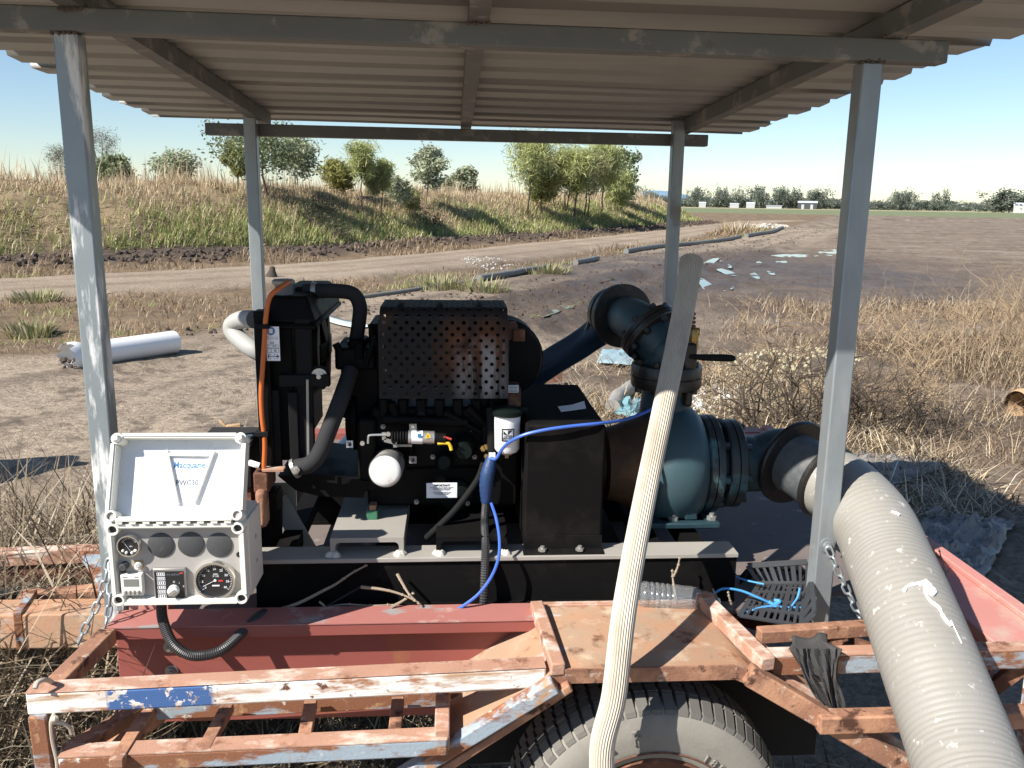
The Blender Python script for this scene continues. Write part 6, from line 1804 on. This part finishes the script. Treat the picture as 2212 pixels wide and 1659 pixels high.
# ------------------------------------------------------------------ things lying on the ground
for pts in ([(1508, 606), (1520, 604), (1535, 614), (1552, 622), (1562, 628), (1545, 631), (1528, 629), (1516, 618)],
            [(1512, 576), (1535, 562), (1552, 560), (1540, 570), (1520, 580)], [(1540, 568), (1556, 580), (1580, 588), (1590, 596), (1572, 594), (1552, 586), (1538, 576)],
            [(1556, 566), (1566, 568), (1580, 578), (1572, 579)], [(1618, 585), (1630, 590), (1640, 600), (1636, 604), (1624, 598)], [(1634, 567), (1642, 566), (1648, 572), (1640, 573)],
            [(1672, 553), (1700, 550), (1735, 551), (1762, 553), (1740, 556), (1700, 556)], [(1658, 588), (1668, 590), (1674, 595), (1664, 595)], [(1678, 565), (1696, 564), (1698, 567), (1682, 568)],
            [(1572, 622), (1584, 622), (1580, 627)], [(1770, 545), (1800, 540), (1806, 548), (1790, 552)], [(1030, 664), (1060, 656), (1085, 650), (1070, 658), (1040, 668)], [(1150, 694), (1185, 684), (1230, 672), (1262, 662), (1215, 684), (1165, 700)], [(1290, 608), (1320, 602), (1322, 606), (1300, 612)]):
    puddle(pts)
def ground_tube(pts, r, name, m_, label, cat, lift=.9, n=12, cap=True, group=None):
    q = [at(px, py, z=0) for px, py in pts]
    q = spline(q, 6)
    for p in q: p.z = hgt(p.x, p.y)*.5+r*lift
    return tag(MB().tube(q, r, n, cap=cap).build(name, m_, smooth=60), label, cat, group)
# white PVC pipe off-cut, hollow, its left end muddy and broken
pa_, pb_ = at(152, 800, z=0), at(378, 764, z=0)
dirp = (pb_-pa_).normalized(); Lp = (pb_-pa_).length
pv = thing('plastic_pipe', 'short white plastic pipe lying on the dirt on the left with one muddy broken end', 'pipe', tuple(pa_))
o_ = pa_+V((0, 0, .135))
MB().lathe(o_+dirp*.12, dirp, [(0, .125), (Lp-.12, .125), (Lp-.12, .117), (0, .117)], 36, cap=False).build('pipe_barrel', M['pvc'], pv, smooth=50)
m = MB()
ringp = []
n_ = 36
vs = []
for t, r in ((-.02, .150), (.06, .152), (.10, .140), (.13, .127), (.13, .118), (.08, .13), (-.02, .142)):
    for k in range(n_):
        a = 2*math.pi*k/n_
        u = dirp.cross(V((0, 0, 1))).normalized(); w_ = dirp.cross(u)
        jag = (.025*math.sin(k*2.3)+.02*math.sin(k*5.1)) if t < 0 else 0
        sag = .012*math.sin(a*2)
        vs.append(o_+dirp*(t+jag)+u*((r+sag)*math.cos(a))+w_*((r-sag)*math.sin(a)))
fs = [(i*n_+k, i*n_+(k+1) % n_, (i+1)*n_+(k+1) % n_, (i+1)*n_+k) for i in range(6) for k in range(n_)]
m.add(vs, fs); m.build('pipe_socket', M['pvc'], pv, smooth=50)
m = MB()
for k in range(15):
    a = random.uniform(2.4, 6.0); r = random.uniform(.05, .13)
    u = dirp.cross(V((0, 0, 1))).normalized(); w_ = dirp.cross(u)
    p = o_+dirp*random.uniform(-.05, .03)+u*(r*math.cos(a))+V((0, 0, -abs(r*math.sin(a))))
    m.lathe(p, (random.uniform(-1, 1), random.uniform(-1, 1), 1), [(-.02, .008), (0, random.uniform(.015, .03)), (.02, .008)], 6)
m.build('mud', M['clod'], pv, smooth=0)
# long irrigation pipe in pieces
G_ = 'irrigation pipe lengths beside the track'
ground_tube([(760, 648), (860, 634), (950, 620), (1030, 607)], .045, 'irrigation_pipe', M['mudpipe'], 'thin grey pipe half buried in grass at the near end of the pipe line', 'pipe', .5, group=G_)
ground_tube([(1034, 608), (1080, 600), (1130, 591), (1182, 583)], .085, 'irrigation_pipe', M['mudpipe'], 'thick grey pipe length with green weeds at its right end', 'pipe', .8, group=G_)
ground_tube([(1243, 573), (1268, 568), (1290, 563)], .085, 'irrigation_pipe', M['mudpipe'], 'short grey pipe piece lying in the gap of the pipe line', 'pipe', .8, group=G_)
ground_tube([(1352, 547), (1420, 536), (1480, 530), (1530, 526), (1572, 520), (1598, 514)], .10, 'irrigation_pipe', M['mudpipe'], 'long grey pipe curving behind the rear right post', 'pipe', .7, group=G_)
ground_tube([(1612, 513), (1640, 508), (1668, 503), (1690, 494)], .12, 'irrigation_pipe', M['mudpipe'], 'far end of the grey pipe line below the pile of rubble', 'pipe', .7, group=G_)
# weeds growing by the pipe
for px, py, s_, lab in ((955, 622, .9, 'pale green weed patch over the thin pipe'), (1178, 590, .8, 'pale green weed at the right end of the thick pipe'), (75, 640, .5, 'green weed on the strip beside the road left of the post'), (68, 705, .4, 'bright green weed left of the white pipe'), (1590, 502, 1.6, 'tuft of straw coloured grass at the bend of the pipe'), (1040, 628, .7, 'yellow green weed beside the muddy track')):
    p = at(px, py, z=0); p.z = hgt(p.x, p.y)
    D_ = (p-CAM).length
    q = 230
    rr_ = np.sqrt(rng.random(q))*s_*.75; aa_ = rng.random(q)*6.28
    x = p.x+rr_*np.cos(aa_); y = p.y+rr_*np.sin(aa_); z, _ = th(x, y)
    pal = STRAW if 'straw' in lab else ([(.28, .30, .14), (.24, .25, .11), (.36, .35, .20), (.36, .30, .19), (.30, .24, .15)])
    h_ = (.12+.25*rng.random(q))*(2.4 if 'straw' in lab else 1)*(.6+s_*.4)
    o = blades('weed_tuft', x, y, z, h_, .006+.0006*D_+0*x, .15+.7*rng.random(q), aa_, mixcol(pal, q), M['grass'], kind=None)
    tag(o, lab, 'weed')
# pale strip of lay flat hose on the dirt behind the engine
a = [at(px, py, z=0) for px, py in ((690, 684), (730, 692), (775, 698), (815, 706), (850, 712))]
b = [at(px, py, z=0) for px, py in ((690, 694), (730, 702), (775, 709), (815, 717), (850, 722))]
m = MB(); vs = []
for p, q in zip(spline(a, 4), spline(b, 4)):
    for t in (0, .5, 1):
        s = p.lerp(q, t); s.z = hgt(s.x, s.y)+.03+.02*(t == .5); vs.append(s)
m.add(vs, [(3*i+j, 3*i+3+j, 3*i+4+j, 3*i+1+j) for i in range(len(vs)//3-1) for j in range(2)])
o = m.build('flat_hose', M['layflat_light'], smooth=60, top=('pale flattened lay flat hose lying on the dirt behind the engine', 'hose'))
s_ = o.modifiers.new('solid', 'SOLIDIFY'); s_.thickness = .006
# the dark blue lay flat hose that leaves the pump
hp0 = fo_+t3*.10
cl = spline([fo_+t3*.07+V((-.01, 0, -.01)), A(1298, 712, .67), A(1262, 737, .70), A(1215, 768, .72), A(1160, 803, .74), A(1095, 842, .78), V((.70, .95, 1.12)), V((.40, 1.35, .75)), V((-.0, 1.95, .25)), V((-.6, 3.0, .05))], 7)
m = MB()
vs = []; NS = 28
for i, p in enumerate(cl):
    t = (cl[min(i+1, len(cl)-1)]-cl[max(i-1, 0)]).normalized()
    f = min(1, i/13)
    sd = t.cross(V((0, 0, 1))).normalized(); u2 = sd.cross(t)
    ra = .078+.0*f; ru, rs = .056*(1-f)+.034*f, .056*(1-f)+.05*f
    crease = .012*f
    for k in range(NS):
        a = 2*math.pi*k/NS
        q = 1+.05*f*math.sin(3*a+i*.4)
        vs.append(p+sd*(rs*q*math.cos(a))+u2*((ru*q+crease*math.cos(4*a))*math.sin(a)))
fs = [(i*NS+k, i*NS+(k+1) % NS, (i+1)*NS+(k+1) % NS, (i+1)*NS+k) for i in range(len(cl)-1) for k in range(NS)]
m.add(vs, fs)
m.build('lay_flat_hose', M['layflat'], smooth=60, top=('sagging dark blue lay flat hose clamped on the pump outlet behind the engine', 'hose'))
# crumpled sheets
def crumple(poly, name, m_, label, cat, hz=.10, n=14, seed=0, th_=.003, zf=1.0):
    a, b, c, d = [at(px, py, z=0) for px, py in poly]
    vs = []
    h00 = hgt((a.x+c.x)/2, (a.y+c.y)/2)
    for j in range(n):
        for i in range(n):
            u, v = i/(n-1), j/(n-1)
            p = a*(1-u)*(1-v)+b*u*(1-v)+c*u*v+d*(1-u)*v
            s = (b-a).length
            k = 6/s
            h = float(fbm(np.array([p.x*k+seed]), np.array([p.y*k]), 4, 311+seed)[0])
            e = math.sin(math.pi*u)**.4*math.sin(math.pi*v)**.4 if 0 < u < 1 and 0 < v < 1 else 0
            jx = (h-.5)*s*.12
            vs.append(V((p.x+jx, p.y-jx*.6, h00+.015+hz*(abs(h-.5)*2*.6+.4*h)*(.35+.65*e)*zf)))
    m = MB(); m.add(vs, [(j*n+i, j*n+i+1, (j+1)*n+i+1, (j+1)*n+i) for j in range(n-1) for i in range(n-1)])
    o = m.build(name, m_, smooth=25, top=(label, cat))
    s_ = o.modifiers.new('solid', 'SOLIDIFY'); s_.thickness = th_
    return o
crumple([(1820, 1062), (1930, 1058), (2070, 1010), (1850, 980)], 'plastic_sheet', M['sheet'], 'flat grey plastic sheet in the shade behind the suction hose', 'plastic sheet', .12, 16, 1)
crumple([(1955, 1230), (2120, 1270), (2190, 1140), (1985, 1105)], 'plastic_sheet', M['sheet'], 'crumpled grey feed bag heap in the shade right of the suction hose', 'plastic sheet', .17, 36, 5)
crumple([(1290, 792), (1372, 798), (1395, 770), (1300, 762)], 'blue_sheet', M['blue_sheet'], 'pale blue sheet crumpled on the straw behind the pump elbow', 'plastic sheet', .10, 12, 9)
crumple([(1328, 905), (1392, 915), (1398, 885), (1345, 872)], 'teal_sheet', M['teal_sheet'], 'light blue scrap of sheet on the straw behind the pump neck', 'plastic sheet', .22, 10, 13)
ground_tube([(1322, 900), (1335, 880), (1358, 860), (1385, 846), (1420, 842)], .065, 'grey_hose', M['suction'], 'pale grey hose end curving on the straw behind the pump', 'hose', 1.3)
m = MB(); p = at(1178, 838, z=0); m.beam(p+V((-.2, 0, .10)), p+V((.15, .1, .12)), .10, .14); tag(m.build('steel_offcut', M['rust'], bevel=.004), 'rusty steel offcut on the straw behind the coupling guard', 'scrap steel')
# broken tile pipe at the right edge
p = at(2192, 904, z=0); m = MB(); m.lathe(p+V((.02, .02, .10)), (1, .25, .05), [(0, .13), (.03, .145), (.7, .15), (.7, .12), (.02, .11)], 24, cap=False)
tag(m.build('clay_pipe', M['card'], smooth=50), 'broken tan clay pipe lying on the ground at the right edge', 'pipe')
m = MB(); p = at(503, 930, z=0); m.beam(p+V((-.05, 0, .025)), p+V((.06, .015, .035)), .04, .035); m.beam(p+V((-.05, 0, .03)), p+V((-.10, .01, .075)), .015, .025); tag(m.build('card_scrap', M['card'], bevel=.01), 'small brown scrap of card on the dirt beyond the control box lid', 'scrap')
m = MB(); p = at(587, 598, z=0)
m.lathe(p, (.1, .1, 1), [(-.05, .16), (.05, .12), (.15, .07), (.22, .06), (.24, .02)], 9); tag(m.build('stump', M['bark']), 'small dark stump at the edge of the dirt road', 'stump')
# heaps of small lumps
def lumps(px, py, n, rx, ry, r0, r1, m_, name, ang=0, hz=.0):
    c = at(px, py, z=0)
    m = MB()
    aa, qq = rng.random(n)*6.28, np.sqrt(rng.random(n))
    dx, dy = rx*qq*np.cos(aa), ry*qq*np.sin(aa)
    xs, ys = c.x+dx*math.cos(ang)-dy*math.sin(ang), c.y+dx*math.sin(ang)+dy*math.cos(ang)
    zs_, _ = th(xs, ys)
    for x, y, z, q in zip(xs, ys, zs_, qq):
        r = random.uniform(r0, r1)
        m.lathe((x, y, z+r*.3+hz*(1-q)*random.random()), (random.uniform(-1, 1), random.uniform(-1, 1), random.uniform(.3, 1)), [(-r*.7, r*.45), (-r*.1, r*random.uniform(.8, 1.1)), (r*.7, r*.4)], 6)
    tag(m.build(name, m_, smooth=0), kind='stuff')
lumps(1640, 812, 520, .75, 2.3, .008, .028, M['foam'], 'pale_yellow_lumps', R(-42), .03)
lumps(1530, 860, 160, .3, .6, .015, .04, M['cotton'], 'white_lumps', R(-35))
lumps(1056, 565, 110, .8, 1.9, .010, .038, M['rubble2'], 'white_cotton_lumps', R(10), .1)
lumps(1655, 488, 120, 1.8, 5, .06, .20, M['rubble'], 'pale_rubble', R(-30), .3)
# clods along the road edge and in the mud
def clods(name, n, fn, r0, r1):
    m = MB()
    P_ = []
    while len(P_) < n:
        x, y, ok = fn()
        if ok: P_.append((x, y))
    P_ = np.array(P_); zs_, _ = th(P_[:, 0], P_[:, 1])
    for (x, y), z in zip(P_, zs_):
        r = random.uniform(r0, r1)*random.random()**.5
        m.lathe((x, y, z+r*.25), (random.uniform(-1, 1), random.uniform(-1, 1), random.uniform(.3, 1)), [(-r*.7, r*.5), (-r*.1, r*random.uniform(.8, 1.15)), (r*.65, r*.35)], 5)
    tag(m.build(name, M['clod'], smooth=0), kind='stuff')
cumB = np.concatenate([[0], np.cumsum(seglen)])
def fn_bank():
    s = cumB[1]-6+(cumB[-3]-cumB[1]+6)*random.random()**1.4
    k = min(len(seglen)-1, max(0, int(np.searchsorted(cumB, s)-1)))
    t = (s-cumB[k])/seglen[k]
    p = BANK[k]+(BANK[k+1]-BANK[k])*t; d = (BANK[k+1]-BANK[k])/seglen[k]
    w = random.gauss(-.35, .55)
    return p[0]-d[1]*w, p[1]+d[0]*w, True
clods('soil_clods', 2600, fn_bank, .03, .16)
def fn_mud():
    t = random.random(); i = 2+int(t*5.99)
    p = TRACK[i]+(TRACK[i+1]-TRACK[i])*random.random() if i+1 < len(TRACK) else TRACK[i]
    lane = random.choice((-1.5, -.75, 0, .75, 1.5, 2.2))
    d_ = TRACK[min(i+1, len(TRACK)-1)]-TRACK[min(i, len(TRACK)-2)]; d_ = d_/max(.01, np.hypot(*d_))
    q = p+np.array([-d_[1], d_[0]])*(lane+random.gauss(0, .22))+np.array([random.gauss(0, .2), random.gauss(0, .2)])
    return q[0], q[1], q[1] > 9
clods('mud_clods', 1500, fn_mud, .012, .055)
# ------------------------------------------------------------------ tank-shaped caster added out of frame, left of the trailer: its shadow reaches in
ft = thing('shadow_caster', 'added unseen tank shaped shadow caster on a braced stand left of the trailer', 'shadow caster', (-3.06, 2.92, 0))
TX, TY = .14, .72
MB().lathe((-3.75+TX, 2.15+TY, .78), (1, .05, 0), [(0, .25), (.02, .36), (.9, .36), (.92, .25)], 32).build('caster_shell', M['galv_dark'], ft)
m = MB()
for dy in (-.28, .28):
    m.beam((-3.46, 2.87+dy, .45), (-3.56, 2.82+dy*1.3, 0), .05, .05, up=(0, 1, 0)); m.beam((-2.86, 2.87+dy, .45), (-2.76, 2.87+dy*1.3, 0), .05, .05, up=(0, 1, 0))
m.beam((-3.56, 2.59, .43), (-2.71, 2.62, .43), .05, .05); m.beam((-3.56, 3.15, .43), (-2.71, 3.18, .43), .05, .05)
m.build('stand', M['rust_dark'], ft)
m = MB(); m.beam((-2.76, 3.02, 1.0), (-2.22, 3.07, .72), .06, .05); m.beam((-2.22, 3.07, .72), (-2.72, 2.82, .45), .06, .05)
m.build('caster_arm', M['rust_dark'], ft)
